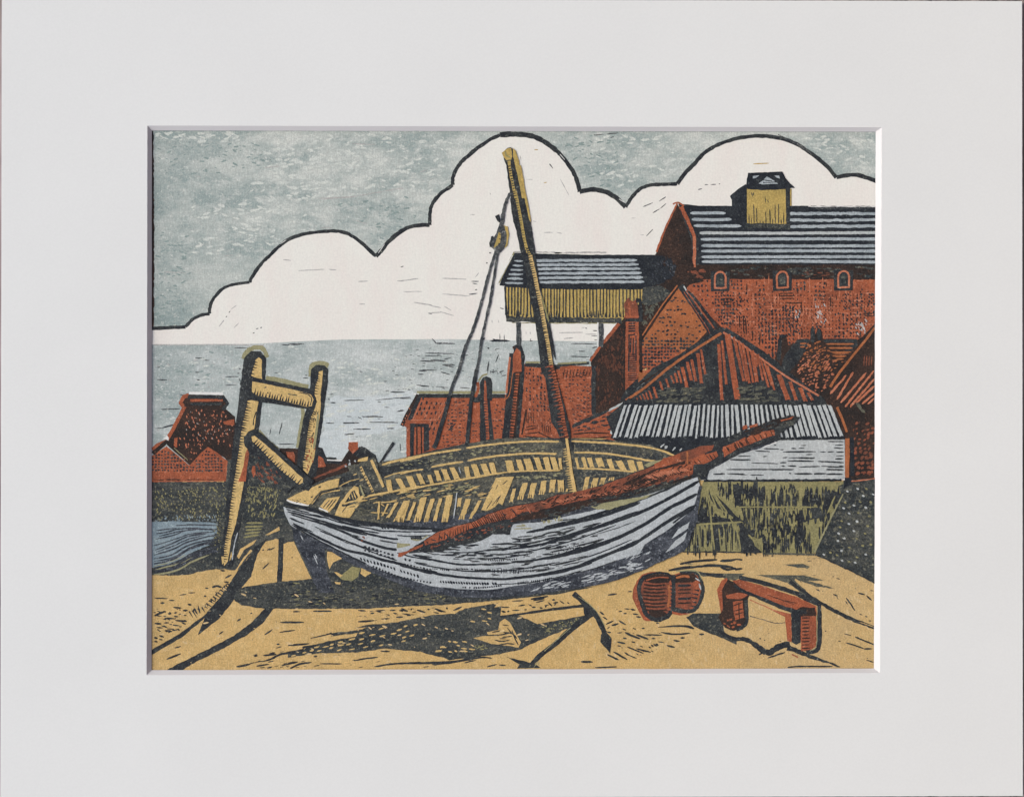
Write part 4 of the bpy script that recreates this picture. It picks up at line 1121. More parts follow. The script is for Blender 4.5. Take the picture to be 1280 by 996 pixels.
for (a, b, c, d, w) in ((1230, 10, 1260, 250, 26), (1180, 60, 1215, 235, 22), (1145, 80, 1180, 230, 24), (1105, 120, 1145, 285, 26), (1075, 150, 1100, 250, 16), (1045, 170, 1070, 245, 16),
                        (1015, 190, 1040, 250, 14), (975, 215, 1000, 285, 16), (925, 235, 950, 305, 16), (875, 280, 905, 370, 18), (840, 310, 865, 375, 14), (815, 325, 835, 380, 12), (790, 335, 812, 380, 12), (765, 350, 780, 382, 10), (1255, -20, 1290, 180, 18), (740, 365, 750, 382, 8)):
    p = O(a, b, c, d)
    planks.append((p[0][0], p[0][1], p[1][0], p[1][1], w / 6.4))
for (a, b, c, d, w) in ((-10, -60, 15, 385, 26), (15, -90, 50, 260, 20), (60, -140, 140, 380, 46), (110, -120, 190, 235, 22), (150, -90, 215, 235, 18), (180, -70, 235, 250, 20), (215, -40, 265, 245, 18), (255, -10, 295, 240, 30),
                        (300, 30, 345, 230, 16), (325, 60, 390, 285, 18), (355, 80, 415, 270, 14), (380, 110, 435, 305, 16), (470, 180, 545, 385, 40), (560, 240, 610, 385, 26), (640, 285, 685, 395, 32), (705, 325, 742, 388, 24), (300, 20, 285, 120, 30)):
    p = V(a, b, c, d)
    planks.append((p[0][0], p[0][1], p[1][0], p[1][1], w / 6.4))
wg.bars('red', planks, 0.3)
wg.specks('shade_grey', O(920, 300, 1280, 260, 1280, 400, 900, 400), 50, (4, 12), -0.1, 0.25, 0.2)
wg.specks('shade_grey', V(160, 260, 340, 260, 500, 390, 160, 400), 50, (4, 12), -0.1, 0.25, 0.2)
# ---- tin shed
ts = Part('printed_tin_shed', pr, 'pale shed with striped corrugated tin roof beside the stern')
ts.poly('black', [(758, 522), (786, 497), (802, 506), (768, 549)], [(815, 546), (885, 546), (885, 588), (845, 573), (812, 558)], j=0.3)
ts.poly('black_solid', [(781, 503), (1039, 507), (1057, 549), (975, 552), (880, 575), (840, 562), (770, 551), (763, 547)], j=0.3)
n = 43
rows = []
for k in range(n):
    t = k / (n - 1)
    xt = 781.5 + (1036 - 781.5) * t
    xb = 768 + (1052 - 768) * t
    if t < 0.5:
        xt += 3 * math.sin(t * 6.28)
    yb = 546.5 + rnd.uniform(-1.6, 1.6)
    w = rnd.uniform(2.4, 4.4)
    xt += rnd.uniform(-0.8, 0.8)
    xb += rnd.uniform(-0.8, 0.8)
    rows.append((xt, 506 + rnd.uniform(-0.6, 1), xb, yb, w))
ts.bars('tin', rows, 0.3)
ts.specks('tin', AE(350, 290, 700, 280, 600, 330, 480, 350), 9, (3, 4.6), -0.6, 0.5, 0.2)
ts.poly('tin', V(995, 700, 480, 705, 440, 712, 320, 762, 180, 800, 50, 860, 0, 890) + W(300, 140, 235, 180, 213, 254, 700, 256, 1280, 248) + AA(683, 240), j=0.25)
ts.line('white_gap', V(450, 715, 320, 762, 180, 805), (3, 1))
ts.line('black', V(480, 696, 700, 697, 990, 692), 1.8, j=0.4)
dd = [V(350, 772, 475, 776), V(280, 790, 400, 796), V(505, 798, 765, 796), V(140, 832, 245, 832), V(80, 860, 245, 862), V(250, 886, 470, 892), V(540, 870, 750, 872), V(780, 874, 975, 882), V(550, 845, 760, 846),
      V(625, 845, 750, 850), V(630, 918, 800, 914), V(810, 912, 930, 918), V(50, 938, 400, 940), V(400, 940, 590, 938), V(60, 972, 200, 975), V(590, 972, 730, 970), V(750, 972, 850, 972), V(860, 975, 920, 972), V(540, 910, 610, 912),
      V(800, 797, 850, 799), V(860, 800, 910, 796), V(650, 748, 690, 745), V(570, 770, 610, 772), V(630, 768, 675, 768), V(850, 938, 985, 940), V(860, 715, 990, 716), V(920, 745, 985, 742), V(910, 765, 985, 770), V(930, 800, 990, 800), V(930, 830, 990, 828),
      V(920, 855, 985, 852), V(900, 880, 990, 884), V(950, 910, 990, 912), V(340, 835, 380, 834), V(480, 885, 530, 884), V(490, 910, 520, 912), V(500, 845, 540, 842), V(690, 820, 740, 818), V(430, 745, 450, 742), V(480, 780, 510, 780), V(0, 972, 35, 972),
      W(265, 208, 360, 206), W(375, 205, 540, 215), W(560, 215, 670, 215), W(380, 170, 700, 170, 900, 176), W(870, 200, 890, 203), W(920, 206, 1060, 206), AA(280, 205, 410, 206), AA(430, 208, 520, 205), AA(530, 210, 660, 208), AA(530, 172, 670, 174), AA(540, 150, 670, 152)]
ts.lines('black', dd, (1.2, 2.1), taper=0.3)
ts.poly('orange', V(1000, 690, 1036, 690, 1028, 992, 998, 992) + [], AA(683, 0, 718, 0, 710, 240, 680, 240), j=0.2)
ts.line('black_blue', V(480, 690, 300, 765, 150, 805, 0, 890) + W(300, 130, 225, 175, 205, 250), 3.4, sm=False, j=0.4)
ts.line('black_solid', W(190, 262, 600, 260, 1290, 256), 3.2, j=0.6)
# ---- planked base below the shed
pb = Part('printed_plank_wall', pr, 'olive weathered plank wall of the slipway under the shed')
pb.poly('olive', W(185, 270, 1310, 268, 1318, 350, 1310, 380, 1085, 838, 20, 832, 60, 750, 120, 540), j=0.3)
pb.poly('black_olive', W(1275, 300, 1340, 270, 1330, 400, 1090, 850, 1085, 830, 1290, 400), j=0.4)
for reg, seed in ((W(425, 290, 480, 300, 625, 400, 630, 455, 450, 460, 425, 430), 1), (W(110, 530, 500, 570, 530, 600, 400, 590, 250, 600, 110, 612), 2), (W(720, 520, 940, 500, 1100, 470, 1120, 560, 960, 600, 860, 545, 730, 555), 3),
                  (W(480, 640, 560, 650, 720, 640, 860, 660, 870, 690, 800, 720, 700, 700, 620, 720, 500, 690), 4), (W(920, 680, 960, 640, 1000, 700, 980, 740, 930, 720), 5), (W(1180, 390, 1220, 330, 1300, 380, 1260, 450, 1170, 460), 6),
                  (W(290, 620, 320, 620, 330, 700, 320, 825, 285, 825), 7), (W(480, 640, 560, 720, 650, 835, 490, 835, 470, 700), 8), (W(120, 420, 180, 450, 220, 540, 130, 580), 9), (W(230, 330, 300, 380, 380, 460, 470, 560, 560, 700, 500, 700, 440, 560, 300, 480, 240, 400), 10)):
    pb.poly('black', reg, j=1.0)


def combs(part, mat, region, n, ln, w):
    ps = []
    xs = [p[0] for p in region]
    ys = [p[1] for p in region]
    t = 0
    n = int(n * 1.7)
    while len(ps) < n and t < n * 8:
        t += 1
        x, y = rnd.uniform(min(xs), max(xs)), rnd.uniform(min(ys), max(ys))
        if inside(x, y, region):
            q = rnd.uniform(*ln)
            ps.append([(x, y - q / 2), (x + rnd.uniform(-0.4, 0.4), y + q / 2)])
    part.lines(mat, ps, w, taper=0.6)


combs(pb, 'black', W(280, 290, 420, 290, 420, 400, 330, 380), 14, (6, 14), (1.2, 2.0))
combs(pb, 'black', W(430, 290, 640, 290, 640, 480, 440, 440), 26, (10, 24), (1.6, 3.0))
combs(pb, 'black', W(640, 330, 700, 330, 700, 480, 640, 480), 10, (10, 22), (1.6, 3.0))
combs(pb, 'black', W(720, 370, 960, 370, 950, 470, 720, 480), 30, (8, 18), (1.2, 2.6))
combs(pb, 'black', W(760, 300, 950, 300, 950, 350, 760, 350), 8, (5, 10), (1.4, 2.4))
combs(pb, 'black', W(980, 360, 1170, 340, 1170, 480, 980, 500), 26, (10, 20), (1.6, 3.2))
combs(pb, 'black', W(500, 500, 640, 480, 640, 640, 500, 640), 22, (8, 16), (1.0, 2.2))
combs(pb, 'black', W(640, 520, 860, 560, 880, 660, 640, 650), 28, (8, 16), (1.0, 2.2))
combs(pb, 'black', W(660, 700, 1060, 720, 1060, 820, 660, 820), 46, (8, 18), (1.0, 2.2))
combs(pb, 'black', W(1110, 480, 1230, 450, 1160, 650, 1110, 700), 14, (8, 16), (1.4, 2.4))
combs(pb, 'black', W(90, 650, 300, 640, 290, 820, 60, 820), 26, (10, 24), (1.2, 2.4))
combs(pb, 'black', W(360, 600, 480, 650, 480, 820, 350, 820), 10, (8, 20), (1.0, 2.0))
for reg in (W(425, 300, 640, 330, 630, 470, 430, 470), W(100, 520, 520, 560, 520, 620, 110, 620), W(720, 500, 1130, 470, 1130, 580, 730, 580), W(480, 620, 1000, 640, 1000, 740, 500, 730),
            W(1160, 330, 1290, 330, 1260, 470, 1160, 470), W(270, 610, 340, 610, 340, 830, 270, 830), W(110, 400, 260, 420, 260, 600, 110, 600), W(470, 640, 640, 830, 480, 830), W(920, 600, 1000, 620, 1000, 760, 920, 740)):
    combs(pb, 'black', reg, 20, (5, 13), (1.6, 3.2))
combs(pb, 'olive', W(430, 380, 640, 380, 640, 470, 430, 470), 10, (5, 12), (1.2, 2.2))
combs(pb, 'olive', W(730, 500, 1060, 480, 1060, 560, 730, 570), 18, (5, 10), (1.2, 2.0))
combs(pb, 'olive', W(560, 650, 860, 650, 860, 710, 560, 710), 14, (5, 10), (1.2, 2.0))
pb.lines('olive', [W(185, 300, 150, 470, 115, 620), W(110, 620, 70, 720, 25, 820), W(200, 330, 235, 470, 250, 600, 275, 810), W(235, 330, 300, 500), W(240, 335, 345, 500), W(260, 350, 380, 520), W(300, 375, 460, 540), W(130, 610, 500, 590), W(200, 630, 210, 820),
                   W(145, 610, 160, 810), W(310, 640, 330, 820), W(400, 560, 460, 680, 485, 820), W(545, 690, 600, 750, 650, 820), W(450, 470, 1100, 470), W(1240, 380, 1180, 520)], (1.6, 2.6), taper=0.15)
pb.specks('black', W(330, 500, 360, 520, 350, 550, 330, 540), 2, (3, 4), 1.2, 0.5)
pb.specks('black', W(885, 530, 905, 530, 905, 560, 885, 560), 2, (3, 4), 1.2, 0.5)
pb.lines('olive_halo', [AA(665, 365, 560, 570, 435, 835)], 1.8, taper=0.05)
pb.lines('shade_grey', [W(660, 842, 860, 845, 1075, 850)], 2.4, taper=0)
pb.line('black', W(20, 828, 300, 830, 650, 832), 1.6, j=0.5)
# ---- right bank
rb = Part('printed_right_bank', pr, 'dark bank with pale pebble dots at the right edge')
rb.poly('black_olive', AA(700, 250, 960, 240, 960, 1110, 915, 1075, 750, 985, 500, 868, 445, 840, 640, 480, 668, 365, 668, 260), j=0.5)
rb.poly('black_solid', AA(680, 235, 730, 235, 735, 285, 665, 330), j=0.4)
rb.line('red_worn', AA(730, 264, 830, 255, 930, 240), 1.6)
dots = [(780, 325), (850, 325), (825, 382), (800, 430), (750, 458), (885, 432), (845, 475), (785, 515), (712, 522), (872, 545), (775, 585), (652, 582), (710, 605), (860, 622), (750, 662), (640, 632), (628, 682), (840, 682), (672, 720), (772, 722),
        (622, 740), (715, 795), (652, 820), (562, 835), (510, 850), (615, 855), (845, 850), (775, 872), (655, 898), (710, 910), (760, 915), (885, 770), (697, 345), (680, 435), (668, 480), (820, 780), (905, 370)]
for mt, sub in (('tin', dots[::2]), ('olive', dots[1::2])):
    sh = [[(950 + x / 6.4 - 1.5, 560 + y / 6.4 - 0.8), (950 + x / 6.4 + 1.6, 560 + y / 6.4 + 0.7)] for x, y in sub]
    rb.lines(mt, sh, (2.0, 3.2), taper=0.3)
rb.specks('shade_grey', AA(640, 480, 912, 480, 912, 1000, 520, 850), 60, (3, 8), 1.0, 0.2, 0.8)
rb.line('black', AA(440, 850, 500, 872, 750, 990, 930, 1085), 2.4, j=0.6)

# ---- anchor
an = Part('printed_anchor', pr, 'black anchor lying half buried in the sand')
an.line('black', L(540, 515, 700, 495, 900, 465, 1100, 440, 1240, 425), (2.4, 4.0), j=0.3)
an.line('black', L(790, 905, 860, 830, 1000, 720, 1120, 610, 1250, 510), (5.5, 7.5), j=0.4)
an.line('olive_halo', L(900, 790, 1010, 690, 1110, 600), (0.8, 0.8))
an.line('black', L(1130, 330, 1180, 370, 1240, 430) + Q(90, 430, 150, 490, 200, 580, 235, 670), (6.5, 6.0), j=0.4)
an.poly('black', Q(200, 655, 240, 635, 287, 690, 280, 750, 275, 808, 240, 770, 195, 715), j=0.3)
an.poly('black', Q(60, 400, 130, 440, 160, 500, 90, 540, 60, 490), j=0.4)
an.line('olive_halo', Q(20, 355, 100, 410, 170, 480, 230, 590), 0.8)
# ---- barrels
bl = Part('printed_barrel', pr, 'large red barrel with dark hoops on the sand')
bl.poly('red', Q(530, 175, 600, 155, 700, 155, 770, 180, 785, 300, 775, 450, 740, 520, 650, 545, 560, 552, 540, 540, 495, 460, 452, 370, 455, 300, 485, 230), j=0.3)
bl.poly('spar_red', Q(545, 192, 650, 165, 750, 180, 740, 300, 735, 500, 650, 540, 570, 510, 520, 400, 505, 300), j=0.4)
bl.poly('brown_black', Q(550, 185, 640, 165, 740, 180, 765, 215, 740, 245, 640, 250, 550, 235), j=0.5)
bl.poly('brown_black', Q(580, 470, 700, 470, 740, 500, 650, 540, 590, 530), j=0.5)
bl.line('black', Q(550, 195, 515, 240, 505, 320, 530, 410, 560, 490, 610, 530, 660, 540, 730, 515, 760, 470), (5.5, 5.5), j=0.5)
bl.line('black', Q(545, 192, 650, 165, 750, 180, 775, 260), 2.6, j=0.5)
for k, y in enumerate((262, 290, 318, 345, 375, 405, 432, 460)):
    bl.line('brown_black', Q(530 + 4 * abs(k - 3), y - 4, 620, y + 6, 715 + (k % 2) * 14, y), 2.2, taper=0.25, j=0.3)
bl.teeth('black', Q(770, 250, 772, 480), 10, 4, 1, 2.0)
bl.line('orange', Q(740, 260, 748, 340, 735, 440), 3.0)
bl.line('red', Q(560, 225, 660, 200, 740, 205), 1.4)
bl2 = Part('printed_barrel', pr, 'smaller red barrel with dark right edge on the sand')
bl2.poly('red', Q(775, 180, 850, 155, 960, 155, 1000, 220, 1012, 300, 985, 420, 940, 475, 890, 498, 830, 505, 770, 492), j=0.3)
bl2.poly('spar_red', Q(785, 190, 900, 165, 940, 240, 925, 440, 850, 470, 785, 455), j=0.4)
bl2.poly('brown_black', Q(780, 190, 870, 165, 950, 175, 980, 215, 930, 240, 790, 245), j=0.4)
bl2.line('orange', Q(800, 205, 870, 190, 910, 200), 3.0, taper=0.3)
bl2.line('black', Q(830, 160, 960, 165, 1000, 230, 1015, 310, 985, 410, 935, 465, 850, 470, 780, 455), (3.4, 5.8), j=0.5)
bl2.line('black', Q(776, 180, 782, 320, 775, 470), 5.2, j=0.5)
bl2.line('olive_halo', Q(800, 150, 960, 150, 1005, 215), 1.4)
bl2.lines('tin', [Q(955, 205, 990, 230), Q(985, 250, 1000, 300)], 2.0)
for k, y in enumerate((268, 300, 328, 372, 408)):
    bl2.line('black' if k in (0, 3) else 'brown_black', Q(815, y, 870, y - 2, 920, y - 4), 3.2 if k in (0, 3) else 1.9, taper=0.3)
bl2.teeth('black', Q(985, 290, 950, 450), 7, 5, 1, 2.2)
# ---- red trestle
tr_ = Part('printed_mooring_trestle', pr, 'low red timber trestle standing on the sand')
tr_.poly('red', Q(1128, 300, 1165, 225, 1205, 205, 1215, 225, 1180, 330, 1188, 490, 1160, 492), j=0.3)
tr_.poly('brown_black', X(60, 215, 110, 235, 240, 340, 215, 400, 225, 540, 190, 600, 110, 630, 40, 605, -15, 520, 25, 450, 15, 300), j=0.4)
tr_.poly('red', X(45, 345, 150, 320, 225, 340, 170, 375, 60, 370), X(100, 395, 180, 385, 192, 520, 120, 545, 110, 470), j=0.4)
tr_.lines('brown_black', [X(100, 430, 180, 400), X(110, 470, 190, 450), X(115, 500, 190, 480), X(150, 400, 155, 530)], 1.4)
tr_.specks('red', X(20, 530, 120, 540, 180, 560, 130, 620, 40, 590), 14, (2, 5))
tr_.poly('red', X(100, 228, 160, 215, 300, 255, 470, 310, 610, 355, 770, 430, 775, 500, 660, 500, 500, 450, 300, 350, 180, 300), j=0.35)
tr_.poly('red', X(520, 500, 565, 490, 575, 600, 572, 718, 540, 705, 522, 560), X(380, 445, 470, 470, 575, 495, 525, 520), j=0.3)
tr_.poly('black', X(568, 480, 655, 495, 650, 560, 645, 720, 610, 740, 575, 720), j=0.4)
tr_.poly('red', X(650, 495, 775, 490, 778, 740, 720, 790, 650, 790, 645, 600), j=0.3)
tr_.poly('brown_black', X(640, 440, 760, 440, 770, 510, 650, 515, 600, 470), j=0.6)
tr_.lines('brown_black', [X(655, 525 + 27 * k, 720 - (k % 3) * 5, 523 + 27 * k) for k in range(10)], 1.9, taper=0.2)
tr_.line('black', X(110, 265, 170, 300, 270, 345, 400, 400, 520, 450, 640, 478, 690, 470), (3, 6.2), j=0.5)
tr_.line('black', X(150, 200, 300, 235, 450, 275, 600, 325, 700, 375, 790, 415), (5, 6.4), j=0.5)
tr_.line('black', X(793, 415, 797, 560, 795, 720, 770, 785, 690, 800), 5.4, j=0.4)
tr_.line('black', X(208, 380, 212, 470, 215, 545, 185, 595, 130, 622), 4.4, j=0.4)
tr_.line('olive_halo', X(772, 500, 772, 740, 720, 785), 0.9)
tr_.line('red_worn', X(240, 380, 400, 450, 520, 500), 1.2)
tr_.lines('brown_black', [X(520, 385, 620, 410), X(380, 340, 600, 420)], 0.9)

# ---- boat
boat = Part('printed_boat', pr, 'large clinker rowing boat beached on the sand, dark ribbed inside')
boat.poly('black_interior', [(356, 623), (372, 614), (409, 597), (440, 588), (473, 578), (500, 573), (537, 564), (578, 555), (625, 548), (660, 546.5), (714, 547.5),
                             (766, 550), (813, 556), (845, 569), (875, 588), (876, 600), (813, 620), (700, 655), (600, 672), (540, 668), (473, 662), (421, 652), (356, 634)], j=0.4)
boat.poly('black', E(540, 500, 600, 460, 700, 410, 900, 400, 1000, 395, 1250, 340, 1280, 380, 1000, 440, 900, 490, 780, 600, 700, 560, 550, 560), j=0.8)
# hull
hl = Part('hull', boat, 'pale blue planked hull with curved black laps')
hull_top = [(354, 633), (380, 637), (421, 648), (473, 657), (540, 661), (600, 661), (640, 655), (678, 652), (740, 638), (813, 617), (872, 596)]
hull_bot = [(875, 607), (866, 636), (836, 661), (806, 680), (800, 691), (728, 714), (674, 727.5), (610, 737), (579, 736), (540, 732.5), (473, 711.5), (440, 697), (409, 681), (387, 669), (363, 656), (356, 641)]
hl.poly('black_blue', [(360, 640), (420, 660), (872, 612), (872, 650), (856, 688), (825, 702), (800, 714), (770, 725), (748, 730.5), (700, 738), (660, 744), (610, 747), (570, 746), (520, 738), (440, 705), (385, 672)], j=0.5)
hl.specks('hull', AG(500, 700, 800, 640, 1000, 600, 1280, 520, 1280, 580, 1000, 660, 700, 730, 400, 760), 80, (4, 12), -0.25, 0.16, 0.15)
hl.specks('hull', P(600, 900, 900, 760, 1050, 680, 1000, 840, 700, 960), 40, (3, 10), -0.5, 0.16, 0.2)
hl.poly('hull', hull_top + hull_bot, j=0.3)
hl.poly('black_blue', P(1010, 640, 1090, 600, 1200, 490, 1240, 300, 1262, 300, 1230, 520, 1150, 790, 1050, 860, 850, 940, 850, 770), j=0.3)
hl.poly('hull', P(1165, 588, 1150, 640, 1090, 680, 1020, 725, 1070, 650), P(1145, 668, 1120, 740, 1040, 800, 970, 835, 1050, 740), j=0.3)
hl.line('black_solid', [(355, 630), (380, 634), (421, 647), (473, 656), (540, 662), (600, 665)], (3.4, 6.0), j=0.4)
for z, w0, w1 in (
    (Y(105, 212, 180, 232, 300, 262), 2.2, 1.6),
    (Y(125, 250, 340, 310, 600, 385, 900, 458, 1010, 472), 2.4, 2.8),
    (Y(300, 270, 430, 300, 560, 340, 780, 385, 900, 405, 1280, 412), 1.8, 2.2),
    (Y(140, 300, 260, 350), 2.4, 1.6),
    (Y(330, 322, 560, 408, 740, 490, 900, 540, 1000, 556), 2.6, 3.4),
    (Y(170, 345, 320, 430, 450, 495, 600, 560, 760, 595, 880, 635, 1000, 662, 1150, 710, 1290, 745), 3.0, 3.8),
    (Y(390, 410, 560, 475, 740, 545, 840, 590, 1000, 640), 1.2, 1.4),
    (Y(340, 370, 480, 430), 1.2, 1.0),
    (Y(450, 430, 600, 500, 700, 525), 1.2, 1.0),
    (Y(160, 355, 300, 440, 410, 500, 560, 575, 640, 615, 760, 670), 1.6, 2.2),
    (K(100, 850, 300, 900, 500, 930, 700, 925), 2.6, 2.2),
    (K(0, 935, 140, 965, 300, 990), 3.0, 2.2),
    (L(0, 165, 160, 190, 320, 205, 500, 212, 640, 210, 900, 180, 1060, 150, 1280, 85), 3.2, 2.8),
    (AG(370, 290, 600, 245, 850, 190, 1000, 150, 1280, 50), 3.4, 4.2),
    (P(0, 635, 300, 565, 600, 470, 760, 415, 880, 368), 4.0, 3.0),
    (AG(60, 425, 250, 420, 400, 400, 550, 370, 700, 330, 950, 240, 1280, 120), 2.0, 4.2),
    (P(0, 765, 200, 700, 400, 640, 600, 575, 800, 500, 1000, 400, 1240, 262), 4.2, 4.0),
    (AG(250, 530, 450, 508, 650, 465, 800, 420, 1050, 350, 1280, 245), 2.2, 4.0),
    (P(0, 885, 300, 820, 560, 730, 800, 610, 1000, 480, 1100, 430, 1225, 365), 4.2, 4.4),
    (AG(200, 660, 500, 622, 700, 580, 850, 535, 1050, 452, 1280, 345), 2.6, 3.6),
    (P(250, 950, 500, 850, 700, 775, 850, 680, 1000, 580, 1215, 455), 3.4, 4.6),
    (P(1030, 600, 1120, 530, 1205, 470), 2.4, 3.4),
    (AG(120, 705, 400, 690, 520, 665, 650, 640, 820, 590), 1.2, 1.4),
    (P(1180, 235, 1240, 200, 1265, 200), 4.0, 5.0)):
    hl.line('black_solid', z, (w0, w1), taper=0.06, j=0.3)
hl.lines('black_solid', [Y(115, 232, 240, 262, 400, 300), Y(150, 272, 300, 318, 430, 352), Y(420, 345, 600, 400, 760, 440), Y(560, 365, 720, 400, 860, 422), Y(470, 300, 620, 345, 800, 370), Y(230, 372, 330, 415),
                         Y(640, 500, 760, 545, 860, 575), Y(860, 480, 1000, 505), Y(1000, 440, 1110, 448, 1270, 440), Y(380, 400, 560, 470, 700, 530), Y(600, 430, 700, 455), Y(1000, 580, 1120, 612, 1280, 640), Y(1150, 600, 1280, 615)], (1.4, 2.2), taper=0.2)
hl.lines('black_solid', [[(560, 690), (590, 690), (615, 686)], [(604, 704.5), (625, 705), (646, 702)], [(520, 704), (560, 711), (600, 714), (650, 711), (700, 702)], [(620, 694), (670, 687), (720, 674), (770, 656)],
                          [(590, 698), (630, 697), (665, 691)], [(650, 680), (700, 671), (745, 656)], [(690, 706), (740, 694), (790, 674)]], (1.3, 1.9), taper=0.15)
hl.specks('black_solid', AG(60, 370, 400, 330, 700, 270, 700, 400, 450, 500, 60, 520), 30, (7, 20), -0.12, 0.14, 0.06)
hl.specks('black_solid', AG(420, 400, 900, 280, 900, 400, 600, 480, 430, 520), 24, (5, 14), -0.22, 0.14, 0.06)
hl.specks('black_solid', K(200, 830, 640, 760, 900, 720, 900, 800, 600, 900, 300, 870), 22, (7, 20), 0.02, 0.14, 0.06)
hl.specks('black', AG(0, 540, 500, 530, 850, 470, 850, 530, 500, 610, 0, 640), 26, (4, 12), -0.1, 0.14, 0.06)
hl.lines('black', [AG(640, 640, 900, 580, 1100, 510), AG(640, 210, 820, 180), AG(900, 310, 1080, 260, 1240, 200), AG(1000, 470, 1200, 390)], (0.9, 1.3), taper=0.3)
hl.line('black', P(800, 400, 1000, 320, 1190, 215), 3.0, j=0.4)
hl.line('white_gap', E(118, 668, 180, 690, 295, 712), 3.0, taper=0.2)
hl.lines('black', [  # broken laps and short cuts amidships
    AG(80, 430, 180, 425), AG(140, 380, 270, 382), AG(260, 335, 340, 345, 460, 330), AG(390, 370, 430, 372, 500, 355), AG(480, 320, 560, 290, 660, 285), AG(540, 320, 640, 300, 760, 255), AG(640, 270, 760, 245),
    AG(540, 425, 600, 415, 690, 395), AG(600, 435, 690, 425), AG(680, 350, 780, 320), AG(820, 250, 970, 212), AG(880, 325, 940, 310), AG(600, 545, 700, 530, 870, 480), AG(660, 555, 760, 530), AG(420, 560, 510, 550), AG(420, 590, 540, 585), AG(545, 560, 550, 590),
    AG(250, 520, 430, 512), AG(280, 530, 430, 525), AG(80, 465, 250, 462), AG(300, 445, 430, 448), AG(150, 500, 240, 505), AG(330, 470, 400, 480), AG(500, 465, 590, 462), AG(730, 540, 830, 515), AG(0, 465, 50, 466), AG(0, 505, 60, 510),
    AG(0, 545, 120, 548), AG(30, 590, 90, 588), AG(240, 385, 300, 375), AG(430, 345, 530, 320), AG(600, 290, 690, 300), AG(850, 400, 990, 345), AG(760, 400, 850, 375),
    K(150, 820, 280, 850), K(270, 820, 380, 835), K(340, 800, 480, 812), K(440, 870, 500, 866, 550, 838), K(620, 845, 690, 850), K(720, 810, 860, 805), K(420, 835, 470, 850), K(470, 860, 530, 850), K(620, 880, 740, 885), K(560, 905, 640, 905),
    K(890, 720, 960, 735), K(940, 710, 1060, 700), K(1060, 715, 1160, 695), K(1140, 690, 1280, 660), K(860, 765, 1000, 770), K(940, 750, 1060, 740), K(720, 790, 840, 800), K(140, 915, 220, 925), K(520, 790, 600, 780),
    P(390, 605, 450, 600), P(160, 680, 260, 645), P(60, 700, 200, 665), P(370, 705, 430, 700), P(280, 780, 480, 725), P(70, 830, 240, 795), P(200, 890, 350, 860), P(0, 800, 60, 805), P(140, 575, 260, 565), P(110, 580, 200, 570),
    L(960, 105, 1060, 90), L(800, 130, 860, 110, 930, 105), L(830, 155, 930, 140), L(470, 85, 640, 85), L(340, 145, 470, 140)], (1.1, 2.2), taper=0.35)
for reg in (AG(180, 440, 400, 440, 400, 500, 180, 500), AG(600, 420, 800, 370, 800, 410, 620, 450), AG(560, 450, 860, 390, 840, 420, 600, 470)):
    hl.specks('black', reg, 22, (1.5, 3), 1.4, 0.4, 0.4)


def ticks(part, mat, path, n, ln, w, ang=math.pi / 2, skip=0.1):
    pth = smooth(path, n=8)
    seg = [0]
    for i in range(len(pth) - 1):
        seg.append(seg[-1] + math.hypot(pth[i + 1][0] - pth[i][0], pth[i + 1][1] - pth[i][1]))
    out = []
    for k in range(n):
        if rnd.random() < skip:
            continue
        t = (k + 0.5) / n * seg[-1]
        i = max(q for q in range(len(seg) - 1) if seg[q] <= t)
        f = (t - seg[i]) / max(1e-6, seg[i + 1] - seg[i])
        x = pth[i][0] + (pth[i + 1][0] - pth[i][0]) * f
        y = pth[i][1] + (pth[i + 1][1] - pth[i][1]) * f
        a = ang + rnd.uniform(-0.15, 0.15)
        q = ln * rnd.uniform(0.9, 1.45)
        out.append([(x - math.cos(a) * q / 2, y - math.sin(a) * q / 2), (x + math.cos(a) * q / 2, y + math.sin(a) * q / 2)])
    w = (w[0] * 1.3, w[1] * 1.3) if isinstance(w, tuple) else w * 1.3
    part.lines(mat, out, w, taper=0.2, j=0.15)


ticks(hl, 'black_solid', Y(700, 625, 780, 650, 880, 675, 1000, 715, 1180, 770), 18, 3.6, (1.6, 2.4), 1.1)
ticks(hl, 'black_solid', Y(800, 685, 900, 725, 1000, 765, 1100, 790, 1280, 820), 19, 2.0, (1.8, 2.6), 0.4)
ticks(hl, 'black_solid', Y(730, 530, 800, 545, 900, 578, 980, 600), 8, 3.0, (2.0, 2.8), 0.3)
ticks(hl, 'black_solid', Y(730, 560, 820, 578, 900, 605, 980, 630), 8, 3.0, (1.8, 2.6), 0.3)
ticks(hl, 'black_solid', Y(1050, 630, 1120, 642), 2, 3.0, (2.2, 2.8), 0.9)
hl.line('black', Y(1140, 655, 1240, 670), 1.8, taper=0.3)
ticks(hl, 'black', Y(1050, 665, 1150, 690, 1280, 715), 9, 2.6, (1.2, 1.8), 0.2)
ticks(hl, 'black_solid', L(60, 235, 200, 243, 380, 250, 520, 250), 22, 3.2, (1.6, 2.6), 1.0)
ticks(hl, 'black_solid', L(240, 280, 400, 282, 560, 265), 18, 2.0, (1.6, 2.2), 0.8)
ticks(hl, 'black_solid', L(650, 255, 750, 240, 880, 225, 960, 205), 20, 2.6, (1.2, 2.0), 1.6)
ticks(hl, 'black_solid', L(480, 150, 620, 150, 700, 158), 16, 4.4, (1.0, 1.8), 1.5)
ticks(hl, 'black', L(170, 130, 330, 135), 8, 3.2, (1.2, 1.8), 0.2)
ticks(hl, 'black', L(340, 140, 470, 148), 10, 2.8, (1.2, 1.8), 1.4)
ticks(hl, 'black', L(700, 150, 820, 148), 9, 2.6, (1.2, 1.8), 1.4)
ticks(hl, 'black', L(0, 130, 140, 145), 9, 1.8, (1.2, 1.6), 0.3)
